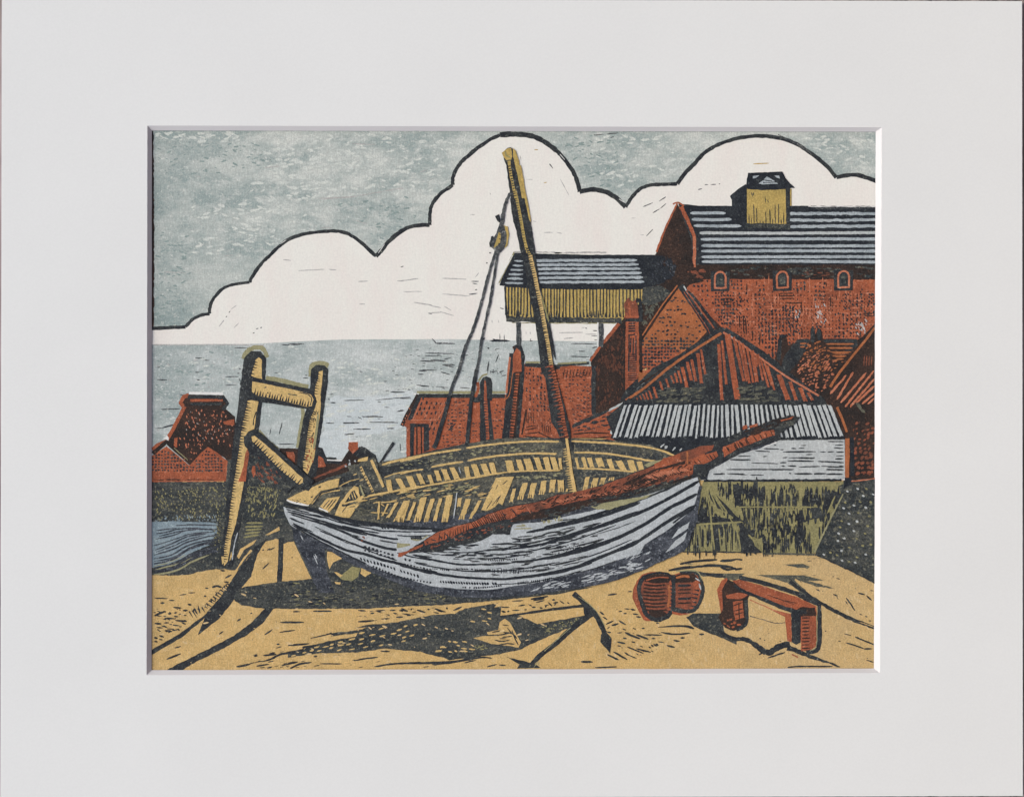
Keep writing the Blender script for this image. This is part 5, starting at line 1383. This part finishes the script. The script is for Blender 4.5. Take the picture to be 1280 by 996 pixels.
ticks(hl, 'black', AG(60, 510, 160, 512, 300, 500), 14, 2.2, (1.0, 1.6), 1.2)
ticks(hl, 'black_solid', Y(870, 378, 1060, 385, 1280, 385), 18, 3.4, (1.4, 2.0), 0.9)
hl.line('hull', Y(870, 395, 1060, 402, 1280, 402), 1.2)
hl.line('olive_halo', Y(1110, 470, 1180, 478, 1250, 440), 1.8, taper=0.3)
hl.poly('olive_halo', Y(1000, 500, 1105, 508, 1105, 522, 1000, 545), j=0.3)
ticks(hl, 'black_solid', Y(1110, 462, 1200, 460), 8, 4, 1.4, 1.2)
hl.poly('olive_halo', P(370, 468, 480, 435, 620, 412, 760, 392, 870, 366, 810, 400, 680, 442, 520, 492, 430, 490), j=0.4)
hl.specks('olive_halo', AG(440, 220, 500, 185, 640, 150, 660, 190, 520, 215), 26, (2, 4.5), 1.3, 0.45, 0.3)
hl.lines('olive_halo', [AG(290, 240, 370, 235), AG(270, 262, 420, 255), AG(330, 225, 360, 230), AG(120, 0, 130, 0)], 1.6)
hl.specks('spar_red', Y(710, 450, 750, 455, 745, 490, 715, 485), 3, (3, 5))
# bow deck
dk = Part('bow_deck', boat, 'yellow wooden foredeck')
dk.poly('yellow', E(120, 665, 210, 615, 300, 578, 430, 520, 540, 497, 530, 570, 470, 580, 390, 598, 350, 640, 310, 700, 290, 708, 200, 690), j=0.35)
dk.specks('black', E(130, 665, 290, 660, 290, 700, 180, 690), 12, (1.4, 3), -0.3, 0.5)
dk.lines('black', [E(310, 650, 330, 640), E(370, 570, 395, 562)], 1.8)
dk.line('yellow', E(318, 700, 350, 670, 400, 620, 470, 602, 545, 592), 1.6)
dk.line('black', E(330, 705, 395, 615, 530, 580), 1.4, sm=False)
dk.poly('yellow', E(385, 722, 440, 655, 545, 642, 500, 720, 455, 768), j=0.3)
dk.lines('black', [E(410, 730, 460, 670), E(430, 740, 490, 665), E(450, 745, 515, 665)], 1.2, taper=0.1)
dk.line('white_gap', E(375, 735, 450, 765), 1.6)
dk.line('black_interior', E(470, 770, 540, 690, 570, 640), 1.6)
dk.poly('yellow', E(503, 790, 540, 700, 610, 605, 660, 555, 690, 570, 705, 640, 745, 625, 700, 700, 620, 812, 560, 808), j=0.35)
dk.line('black', E(560, 710, 590, 712, 680, 685), 2.6, taper=0.2)
dk.poly('black', E(585, 690, 640, 600, 660, 590, 690, 650, 670, 670), j=0.4)
dk.lines('yellow', [E(625, 665, 618, 640), E(650, 665, 635, 615), E(672, 660, 650, 600)], 1.3)
dk.lines('black', [E(690, 700, 740, 650), E(560, 770, 620, 690)], 0.9)
# windlass
wi = Part('windlass', boat)
wi.poly('black_interior', E(600, 400, 690, 380, 780, 330, 830, 340, 850, 420, 900, 560, 880, 590, 800, 620, 720, 560, 640, 480), j=0.8)
wi.line('yellow', E(708, 405, 740, 470, 808, 605), 3.0)
wi.teeth('black', E(712, 410, 745, 475, 808, 600), 11, 3.2, 1, 1.5)
wi.line('yellow', E(795, 350, 835, 440, 892, 565), 3.4)
wi.line('olive_halo', E(705, 550, 735, 640), 2.2)
wi.poly('yellow', E(685, 365, 690, 345, 770, 322, 765, 355), j=0.3)
wi.line('black', E(975, 212, 925, 285, 868, 372), (4.2, 2.6), j=0.3)
wi.lines('black_worn', [E(955, 235, 905, 305)], 1.0)
wi.lines('yellow', [E(650, 470, 680, 460), E(700, 520, 735, 500)], 1.3)
# inner rails
ra = Part('rail', boat, 'thin pale inner rails following the sheer')
for z, w in ((E(540, 560, 620, 520, 700, 500), 1.2), (E(880, 390, 1000, 355, 1280, 300), 2.6), (K(0, 107, 130, 75, 250, 45, 490, 8), 2.4), (J(530, 766, 700, 742, 900, 722, 1040, 715, 1240, 712), 2.5), (O(0, 715, 60, 716, 120, 716), 2.4),
             (O(220, 712, 400, 720, 600, 733, 760, 750, 850, 765, 950, 790, 1050, 832), 2.5),
             (E(900, 490, 1020, 450, 1210, 425), 1.6), (K(0, 207, 100, 182, 185, 168), 1.8), (K(250, 152, 370, 128, 505, 108), 2.4), (K(540, 100, 680, 75, 800, 60, 1000, 44, 1150, 42, 1245, 50), 2.5), (O(0, 812, 100, 812), 2.2),
             (O(240, 803, 400, 805, 560, 820, 700, 842, 810, 862, 900, 875), 2.5),
             (E(760, 640, 900, 615, 1050, 585, 1180, 560), 2.4), (K(0, 345, 200, 302, 500, 250, 700, 215, 860, 190), 2.3), (K(860, 192, 1000, 182, 1280, 178), 1.8), (O(0, 948, 130, 944), 1.8), (O(265, 930, 450, 935, 600, 945, 720, 958), 2.2)):
    ra.line('yellow', z, w, taper=0.06, j=0.3)
ra.poly('olive_halo', O(800, 900, 870, 870, 960, 860, 900, 895, 830, 925), j=0.3)
ra.specks('olive_halo', K(0, 360, 500, 270, 700, 350, 400, 370, 100, 400), 60, (3, 9), -0.2, 0.2, 0.15)
ra.specks('olive_halo', J(0, 880, 600, 770, 1200, 740, 1200, 790, 600, 820, 0, 930), 50, (2, 6), -0.1, 0.3, 0.2)
ra.specks('yellow', K(0, 360, 500, 270, 760, 330, 700, 400, 400, 380, 100, 400), 26, (5, 14), -0.2, 0.12, 0.12)
ra.specks('yellow', E(640, 660, 900, 630, 1200, 580, 1280, 600, 1200, 650, 860, 700, 700, 720), 22, (5, 14), -0.2, 0.12, 0.12)
ra.specks('shade_grey', E(640, 690, 850, 660, 850, 830, 640, 800), 30, (5, 14), -0.1, 0.15, 0.12)
ra.specks('olive_halo', AD(340, 600, 880, 560, 880, 600, 400, 650), 24, (2, 7), -0.1, 0.3, 0.2)
# ribs
upper = []
for (a, b, c, d, w) in ((235, 215, 255, 282, 30), (290, 180, 318, 262, 36), (350, 170, 385, 256, 44), (415, 155, 460, 248, 44), (530, 150, 550, 246, 36), (590, 130, 628, 232, 46), (665, 125, 700, 216, 48),
                        (730, 115, 755, 202, 40), (868, 100, 892, 192, 58), (945, 92, 978, 182, 42), (1015, 85, 1045, 180, 56), (1090, 76, 1125, 176, 42), (1160, 80, 1190, 170, 40)):
    p = K(a, b, c, d)
    upper.append((p[0][0], p[0][1], p[1][0], p[1][1], w / 6.4))
for (a, b, c, d, w) in ((15, 842, 38, 945, 42), (70, 840, 98, 942, 42), (125, 850, 135, 940, 22), (255, 845, 275, 928, 20), (312, 840, 335, 925, 30), (362, 845, 386, 922, 36), (435, 848, 460, 920, 50), (518, 855, 548, 935, 40), (595, 868, 640, 945, 50), (688, 865, 722, 955, 52), (762, 875, 780, 945, 42)):
    p = O(a, b, c, d)
    upper.append((p[0][0], p[0][1], p[1][0], p[1][1], w / 6.4))
for (a, b, c, d, w) in ((930, 510, 950, 612, 40), (1010, 500, 1052, 582, 44), (1095, 480, 1140, 572, 50), (1170, 460, 1208, 545, 36)):
    p = E(a, b, c, d)
    upper.append((p[0][0], p[0][1], p[1][0], p[1][1], w / 6.4))
lower = []
for (a, b, c, d, w) in ((60, 420, 5, 590, 44), (115, 430, 65, 580, 22), (190, 395, 135, 590, 50), (260, 405, 205, 590, 36), (325, 400, 275, 585, 28), (398, 375, 355, 590, 52), (480, 400, 470, 470, 28), (548, 408, 490, 570, 42), (640, 420, 560, 565, 26), (915, 325, 888, 432, 30),
                        (1000, 280, 960, 412, 46), (1072, 280, 1042, 398, 46), (1152, 265, 1130, 372, 42), ):
    p = K(a, b, c, d)
    lower.append((p[0][0], p[0][1], p[1][0], p[1][1], w / 6.4))
for (a, b, c, d, w) in ((5, 262, -5, 350, 30), (72, 252, 60, 355, 44), (132, 255, 135, 350, 48), (185, 325, 178, 350, 18), (350, 230, 325, 338, 36), (415, 240, 392, 322, 44), (478, 235, 460, 292, 40), (545, 232, 535, 258, 38)):
    p = P(a, b, c, d)
    lower.append((p[0][0], p[0][1], p[1][0], p[1][1], w / 6.4))
for (a, b, c, d, w) in ((858, 680, 850, 825, 16), (930, 700, 880, 800, 18), (1000, 690, 925, 815, 28), (1075, 680, 990, 842, 46), (1145, 690, 1085, 832, 26), (1215, 650, 1160, 842, 42)):
    p = E(a, b, c, d)
    lower.append((p[0][0], p[0][1], p[1][0], p[1][1], w / 6.4))
ri = Part('ribs', boat, 'two rows of short yellow ribs inside the hull')
ri.bars('yellow', upper, 0.4)
ri.bars('yellow', lower, 0.5)
ri.lines('yellow', [E(790, 770, 850, 772), E(870, 770, 930, 775), E(870, 690, 1000, 680), E(870, 700, 900, 720)], 1.4)
ri.lines('black', [(lambda r: [(r[2] - 0.6, r[3] - 6), (r[2] - 0.4, r[3] + 0.8)])(r) for r in lower if r[4] > 5], 1.0)
ri.lines('black', [(lambda r: [(r[2] + 1.4, r[3] - 5), (r[2] + 1.8, r[3] + 0.8)])(r) for r in lower if r[4] > 5], 1.0)
ri.lines('hull', [K(455, 355, 450, 400, 430, 560), K(470, 150, 485, 200)], 1.4, taper=0.1)
se = Part('thwart', boat, 'broad yellow seat board')
se.poly('yellow', K(770, 236, 840, 228, 912, 230, 870, 330, 820, 452, 790, 440, 760, 470, 700, 500, 650, 492, 700, 380), j=0.4)
se.lines('black', [K(735, 460, 800, 380), K(690, 490, 735, 420), K(770, 440, 810, 370), K(765, 330, 785, 290), K(710, 350, 740, 310), K(820, 290, 860, 260)], 1.0)
# long spar
sp = Part('printed_spar', pr, 'long rust-red spar leaning across the boat and shed')
sp.poly('black', K(60, 820, 190, 735, 300, 665, 450, 612, 590, 582, 700, 522, 900, 458, 1100, 425, 1280, 355) + P(200, 372, 450, 300, 800, 165, 900, 120)
        + AE(540, 365, 630, 345, 800, 285, 960, 230, 1120, 180, 1280, 80) + V(170, 640, 300, 590, 420, 540, 560, 505, 640, 520, 600, 575, 480, 650, 480, 700, 320, 745, 180, 800, 0, 890) + W(300, 130, 225, 175, 200, 250, 170, 250, 150, 235, 90, 215)
        + P(1190, 210, 1000, 285, 800, 340, 640, 405, 350, 462, 150, 530, 0, 585) + K(1160, 545, 900, 610, 880, 690, 740, 690, 640, 745, 520, 770, 400, 790, 330, 830, 200, 830, 70, 838), j=0.6)
sp.poly('brown_black', P(0, 480, 200, 440, 600, 400, 1000, 280, 1180, 210, 1180, 240, 800, 345, 600, 410, 350, 462, 120, 530, 0, 560) + K(1100, 560, 900, 590, 900, 560, 1200, 470), j=0.6)
sp.poly('red', K(190, 745, 300, 672, 450, 622, 590, 590, 700, 530, 900, 465, 1050, 442, 1280, 440, 1150, 480, 1000, 505, 900, 560, 700, 600, 560, 645, 430, 700, 330, 740, 200, 775), j=0.4)
sp.poly('spar_red', K(1000, 450, 1100, 430, 1200, 395, 1280, 360) + P(100, 380, 450, 305, 800, 172, 960, 110, 1150, 90, 1190, 180, 1180, 215, 1000, 270, 800, 310, 600, 370, 400, 400, 200, 440, 0, 485) + K(1100, 505, 1000, 510), j=0.5)
sp.poly('red', P(880, 130, 960, 80, 1120, 30, 1280, 0, 1290, 60, 1200, 90, 1190, 210, 1100, 190, 900, 200), j=0.5)
sp.poly('brown_black', P(640, 280, 880, 170, 1130, 100, 1130, 125, 900, 180, 660, 300), j=0.5)
sp.poly('red', AE(680, 440, 780, 395, 920, 350, 940, 400, 880, 440, 800, 480, 700, 480), AE(980, 340, 1000, 300, 1100, 290, 1200, 230, 1280, 195, 1280, 270, 1180, 310, 1080, 330, 1010, 385), j=0.4)
sp.poly('spar_red', AE(560, 365, 640, 345, 760, 300, 900, 290, 880, 340, 760, 390, 640, 440, 560, 440), j=0.5)
sp.poly('red', V(20, 760, 120, 720, 200, 680, 330, 640, 430, 620, 440, 665, 350, 690, 250, 730, 150, 765, 30, 840), j=0.4)
sp.poly('black_olive', V(440, 610, 480, 570, 620, 535, 590, 580, 490, 610), j=0.3)
sp.poly('red', K(0, 835, 60, 820, 110, 790, 190, 765, 180, 785, 70, 832, 10, 870, -15, 870, -10, 840), j=0.3)
sp.teeth('brown_black', K(300, 735, 430, 705, 560, 650), 16, 5, -1, 1.4, 0.35)
sp.teeth('brown_black', K(590, 640, 700, 600, 860, 565), 22, 8, -1, 1.4, -0.3)
sp.lines('black', [K(815, 515, 850, 545), K(895, 490, 930, 530), K(250, 730, 290, 740), K(310, 695, 340, 730), K(360, 680, 400, 720), K(215, 745, 225, 765)], 1.8)
sp.lines('brown_black', [AE(735, 430, 770, 470), AE(820, 390, 860, 440), AE(850, 380, 890, 440), AE(885, 375, 925, 430), AE(1020, 310, 1050, 350), AE(1100, 290, 1130, 340), AE(1130, 265, 1165, 325), AE(1160, 255, 1205, 305), AE(1210, 230, 1240, 290), AE(700, 450, 730, 480)], 1.3)
sp.lines('brown_black', [V(60, 760, 75, 800), V(110, 720, 150, 790), V(150, 710, 190, 770), V(200, 680, 240, 750), V(260, 665, 300, 720), V(310, 650, 340, 700), V(360, 640, 380, 690), V(400, 620, 420, 670)], 1.3)
sp.specks('brown_black', P(0, 410, 400, 330, 800, 200, 1180, 110, 1180, 220, 800, 330, 400, 450, 0, 520), 170, (3, 9), -0.6, 0.22, 0.35)
sp.specks('black_olive', P(0, 500, 400, 430, 800, 310, 1150, 220, 1150, 240, 800, 350, 400, 470, 0, 560), 90, (3, 9), -0.3, 0.3, 0.3)
sp.specks('brown_black', K(650, 560, 900, 480, 1280, 380, 1280, 470, 900, 560, 680, 610), 60, (2, 7), -0.5, 0.22, 0.3)
sp.specks('spar_red', K(200, 770, 430, 700, 640, 640, 900, 570, 900, 620, 640, 690, 400, 760, 240, 810), 50, (2, 6), -0.3, 0.4, 0.3)
sp.specks('brown_black', V(170, 640, 300, 590, 420, 540, 590, 510, 590, 540, 400, 620, 200, 690), 50, (3, 8), -0.4, 0.35, 0.2)
ticks(sp, 'brown_black', P(700, 300, 850, 250, 1000, 205, 1150, 175), 34, 8, (0.8, 1.4), 0.5)
ticks(sp, 'red_worn', P(820, 240, 950, 200, 1150, 170), 26, 8, (0.8, 1.3), 0.55)
ticks(sp, 'red_worn', P(100, 430, 300, 385, 520, 360, 700, 310, 900, 240), 30, 5, (0.9, 1.6), 0.3)
sp.specks('red_worn', P(900, 200, 1180, 160, 1180, 210, 940, 260), 30, (1, 2.4))
sp.specks('brown_black', P(200, 400, 600, 330, 900, 230, 900, 280, 600, 380, 250, 450), 60, (3, 9), -0.3, 0.3, 0.3)
sp.line('orange', AE(632, 350, 635, 480), 2.0)
sp.lines('red_worn', [K(1005, 455, 1045, 520), K(1130, 430, 1180, 440), K(900, 480, 940, 500)], 0.9)
sp.poly('red', V(180, 590, 215, 580, 220, 610, 180, 620), V(230, 590, 300, 570, 300, 590, 240, 610), V(480, 545, 590, 515, 570, 535, 490, 555), j=0.5)
# ---- mast and tackle
ms = Part('printed_mast', pr, 'tall leaning mast with saw-toothed yellow edge')
left = AF(350, 275, 370, 330, 400, 430) + H(850, 300, 868, 450, 890, 600, 925, 800, 965, 992) + I(1000, 150, 1030, 350, 1080, 590, 1105, 750, 1130, 992) + J(1160, 200, 1210, 560) + O(110, 640, 160, 800) + P(200, 250, 235, 350)
right = P(262, 352, 225, 150) + O(215, 710, 212, 620, 170, 450, 100, 200, 60, -10) + I(1250, 900, 1200, 600, 1150, 430, 1110, 250, 1085, 60) + H(1080, 980, 1050, 780, 1010, 600, 960, 330, 920, 190, 885, 155) + AF(440, 195)
up_l = [p for p in left if p[1] < 553]
up_r = [p for p in right if p[1] < 553]
ms.poly('black', up_l + [(702, 553), (714, 553)] + up_r, j=0.4)
ms.poly('mustard', AF(350, 275, 440, 200, 500, 200, 510, 330, 500, 380, 420, 390, 370, 330), j=0.3)
ms.line('olive', AF(400, 250, 430, 320, 480, 340), 2)
ms.poly('mustard', AF(520, 200, 570, 240, 620, 400, 670, 700, 720, 996, 670, 996, 600, 640, 530, 330) , j=0.3)
ms.line('mustard', H(960, 300, 990, 480, 1025, 660, 1045, 750), (3.6, 2.0), taper=0.15)
ms.line('mustard', AF(460, 400, 490, 600, 530, 800, 570, 996), 3.4, j=0.3)
ms.line('mustard', H(920, 500, 945, 620, 975, 780, 1010, 960) + I(1040, 60, 1070, 200), 3.6, j=0.3)
ms.teeth('black', H(868, 300, 900, 450, 925, 620, 955, 780, 990, 992), 44, 2.8, -1, 1.3)
ms.line('yellow', I(1040, 60, 1062, 150, 1082, 240, 1108, 370, 1135, 500, 1160, 640, 1185, 780, 1210, 940), 5.0, j=0.3)
ms.teeth('black', I(1012, 0, 1040, 120, 1068, 260, 1090, 380, 1118, 510, 1145, 650, 1165, 780, 1190, 930), 66, 3.4, -1, 1.5)
ms.line('black_worn', I(1120, 320, 1155, 470, 1195, 620), 1.0)
ms.line('olive', I(1130, 380, 1165, 500, 1190, 590), 2.0, taper=0.2)
ms.line('red', O(55, 100, 85, 200, 115, 340, 145, 470, 160, 580, 185, 690), 4.4, j=0.3)
ms.teeth('brown_black', O(38, 100, 68, 200, 98, 340, 128, 470, 143, 580, 165, 690), 34, 5.0, -1, 1.6)
ms.teeth('red', O(38, 100, 68, 200, 98, 340, 128, 470, 143, 580, 160, 690), 24, 3.4, 1, 1.2)
ms.line('yellow', O(180, 690, 195, 800, 208, 880, 225, 992) + P(246, 350), (3.2, 4.2), j=0.3)
ms.teeth('yellow', P(172, 0, 195, 120, 210, 220, 235, 348), 24, 3.0, 1, 1.6)
ms.line('black', P(220, -50, 225, 20), 3.0)
rg = Part('printed_rigging', pr, 'two grey ropes and pulley hanging from the mast')
rg.line('black_worn', H(880, 520, 850, 590, 830, 660, 815, 760, 800, 830), (3.2, 5.4), j=0.6)
rg.line('black', H(890, 560, 905, 700, 930, 800), 3.0, j=0.5)
rg.poly('black', H(760, 705, 790, 690, 805, 730, 800, 760, 778, 745), H(730, 870, 745, 865, 760, 900, 720, 960, 715, 920), j=0.4)
rg.poly('mustard', H(830, 780, 860, 790, 872, 850, 860, 940, 840, 960), j=0.3)
rg.poly('black_worn', H(795, 760, 835, 790, 855, 860, 845, 940, 810, 992, 780, 1010, 745, 970, 720, 950, 740, 900, 770, 840), j=0.5)
rg.poly('mustard', H(790, 830, 808, 850, 800, 920, 770, 950, 750, 960, 775, 890), j=0.4)
rg.teeth('black', H(800, 840, 790, 930, 760, 960), 6, 2, -1, 1.2)
rg.line('black_worn', [(621, 311), (617, 323), (611, 342), (606.5, 360), (601, 381), (594, 404), (588, 420), (581, 436), (574, 461), (565, 484), (562, 494)], (3.6, 4.2), j=0.5)
rg.line('black', [(562, 494), (557, 514), (551, 534), (545, 554), (542, 560)], (4.4, 6), j=0.4)
rg.line('black_worn', [(623, 311), (620, 330), (616, 356), (612.5, 377), (607, 402), (602, 425), (600, 440), (596, 462)], (3.2, 3.4), j=0.5)
rg.line('black', [(596, 462), (592, 482), (589, 500), (587, 520), (585, 540), (583.5, 556)], (4.6, 5), j=0.4)
rg.lines('black', [I(690, 118, 700, 122), I(715, 38, 725, 42), I(700, 798, 715, 805), I(660, 735, 680, 720)], 2.0)
# ---- mooring posts
mp_ = Part('printed_mooring_posts', pr, 'tall black-outlined yellow timber posts with crossbeam and brace')
mp_.line('olive_halo', AB(90, 120, 110, 70, 150, 40, 180, 28, 230, 30, 265, 60, 275, 110), 5.6, j=0.6)
mp_.line('olive_halo', AB(270, 274, 400, 294, 610, 346), 6.0, j=0.5)
mp_.line('olive_halo', AB(628, 260, 635, 190, 660, 160, 720, 155, 772, 175), 6.0, j=0.6)
mp_.line('olive_halo', AB(555, 500, 570, 560, 545, 700, 525, 830), 4.4, j=0.4)
mp_.line('olive_halo', AB(215, 690, 280, 770, 370, 840), 4.0, j=0.4)
# post one
mp_.poly('black', AB(95, 110, 150, 58, 230, 60, 272, 110, 268, 290, 245, 440, 215, 690) + B(860, 300, 835, 520, 790, 780, 750, 990) + G(740, 470, 700, 580, 600, 560, 600, 505, 660, 170)
         + B(650, 760, 690, 420) + AB(20, 700, 50, 480, 80, 240), j=0.4)
mp_.specks('black_worn', AB(80, 150, 150, 150, 140, 460, 60, 560, 60, 300), 50, (2, 6), 1.4, 0.3, 0.4)
mp_.poly('yellow', AB(190, 130, 215, 105, 238, 122, 240, 280, 150, 260, 165, 210), j=0.4)
mp_.poly('yellow', AB(125, 452, 215, 440, 195, 560, 178, 680, 130, 700, 95, 745, 100, 800, 125, 840) + B(832, 270, 800, 520, 770, 690, 735, 860) + G(700, 330, 672, 520, 640, 560, 640, 420, 680, 200)
         + B(695, 690, 735, 430, 765, 230, 785, 60, 800, 20) + AB(95, 600), j=0.3)
mp_.teeth('black_solid', AB(180, 130, 160, 210, 140, 265), 8, 3.6, -1, 2.0)
mp_.teeth('black_solid', AB(120, 455, 90, 610, 75, 700) , 15, 4.2, -1, 2.0)
mp_.teeth('black_solid', B(782, 60, 765, 230, 735, 430, 695, 690, 675, 790), 42, 3.6, -1, 1.7)
mp_.teeth('black_solid', G(680, 170, 665, 300, 640, 420, 632, 530), 24, 3.2, -1, 1.6)
mp_.poly('red', B(828, 262, 842, 300, 812, 522, 752, 527, 775, 470, 795, 400, 812, 300), j=0.3)
mp_.line('hull', G(750, 290, 720, 400, 705, 510), 1.4, taper=0.2)
mp_.line('black', AB(195, 540, 175, 600, 170, 650), 1.4)
mp_.poly('yellow', G(620, 480, 640, 480, 640, 530, 625, 545), G(690, 480, 700, 440, 705, 480, 685, 520), j=0.3)
# post two
mp_.poly('black', AB(632, 200, 670, 168, 740, 170, 770, 200, 768, 300, 745, 450, 725, 620, 700, 780, 690, 830) + E(370, 400, 350, 480, 300, 500, 240, 470, 200, 420) + AB(515, 990, 530, 830, 570, 600, 600, 500, 622, 380), j=0.4)
mp_.poly('yellow', AB(695, 220, 725, 213, 722, 300, 708, 400, 712, 470, 700, 600, 672, 760) + E(340, 330, 300, 430, 285, 465, 250, 430, 245, 360) + AB(585, 880, 600, 740, 625, 600, 655, 530, 682, 460, 660, 400, 668, 330, 690, 270), j=0.35)
mp_.teeth('black_solid', AB(690, 230, 668, 330, 655, 400), 12, 3.2, -1, 1.5)
mp_.teeth('black_solid', AB(650, 530, 622, 610, 600, 740, 580, 880, 560, 992), 34, 3.6, -1, 1.6)
mp_.specks('black', AB(665, 520, 690, 530, 640, 830, 610, 830, 640, 600), 26, (2, 4.4), 1.7, 0.35, 0.3)
mp_.specks('red', E(300, 150, 350, 150, 340, 350, 280, 440, 270, 350), 26, (2, 5), 1.5, 0.4, 0.3)
mp_.line('olive_halo', AB(690, 560, 675, 700, 655, 840), 3.0, taper=0.2)
# crossbeam
mp_.poly('black', AB(140, 265, 270, 285, 400, 312, 560, 345, 640, 365, 672, 430, 660, 500, 600, 520, 400, 490, 230, 465, 130, 440), j=0.4)
mp_.poly('yellow', AB(162, 298, 270, 320, 400, 345, 560, 382, 630, 405, 652, 445, 638, 495, 600, 502, 400, 452, 200, 412, 160, 385), j=0.3)
mp_.teeth('black_solid', AB(170, 400, 400, 448, 620, 500), 26, 4.4, -1, 2.0)
mp_.line('black', AB(540, 385, 610, 405, 638, 440, 625, 490), 1.2)
mp_.line('black', AB(450, 400, 520, 410), 1.2)
mp_.specks('black', AB(260, 330, 420, 360, 420, 420, 260, 390), 5, (1.5, 3))
# brace
mp_.poly('black', B(800, 200, 830, 130, 890, 110, 960, 160, 1060, 250, 1280, 450, 1360, 520, 1320, 600, 1200, 560, 1150, 620, 1060, 560, 900, 340, 850, 290, 810, 240), j=0.5)
mp_.poly('bank' if False else 'black_olive', B(880, 300, 940, 350, 1040, 460, 1180, 570, 1080, 590, 900, 540, 860, 500), j=0.6)
mp_.poly('yellow', B(862, 162, 885, 155, 960, 215, 1100, 340, 1275, 500, 1270, 530, 1240, 548, 1080, 420, 940, 270, 865, 200), j=0.3)
mp_.teeth('black_solid', B(868, 210, 940, 275, 1080, 428, 1235, 552), 26, 4.8, -1, 2.0)
mp_.specks('spar_red', B(900, 320, 1000, 380, 1120, 490, 1100, 540, 900, 520, 880, 400), 34, (3, 7), 0.8, 0.35, 0.3)
mp_.poly('red', B(870, 395, 888, 400, 892, 460, 876, 492, 862, 440), j=0.3)

for p in parts:
    p.build()
print('levels', max(levels.values()), 'parts', len(parts), 'faces', sum(len(p.f) for p in parts))
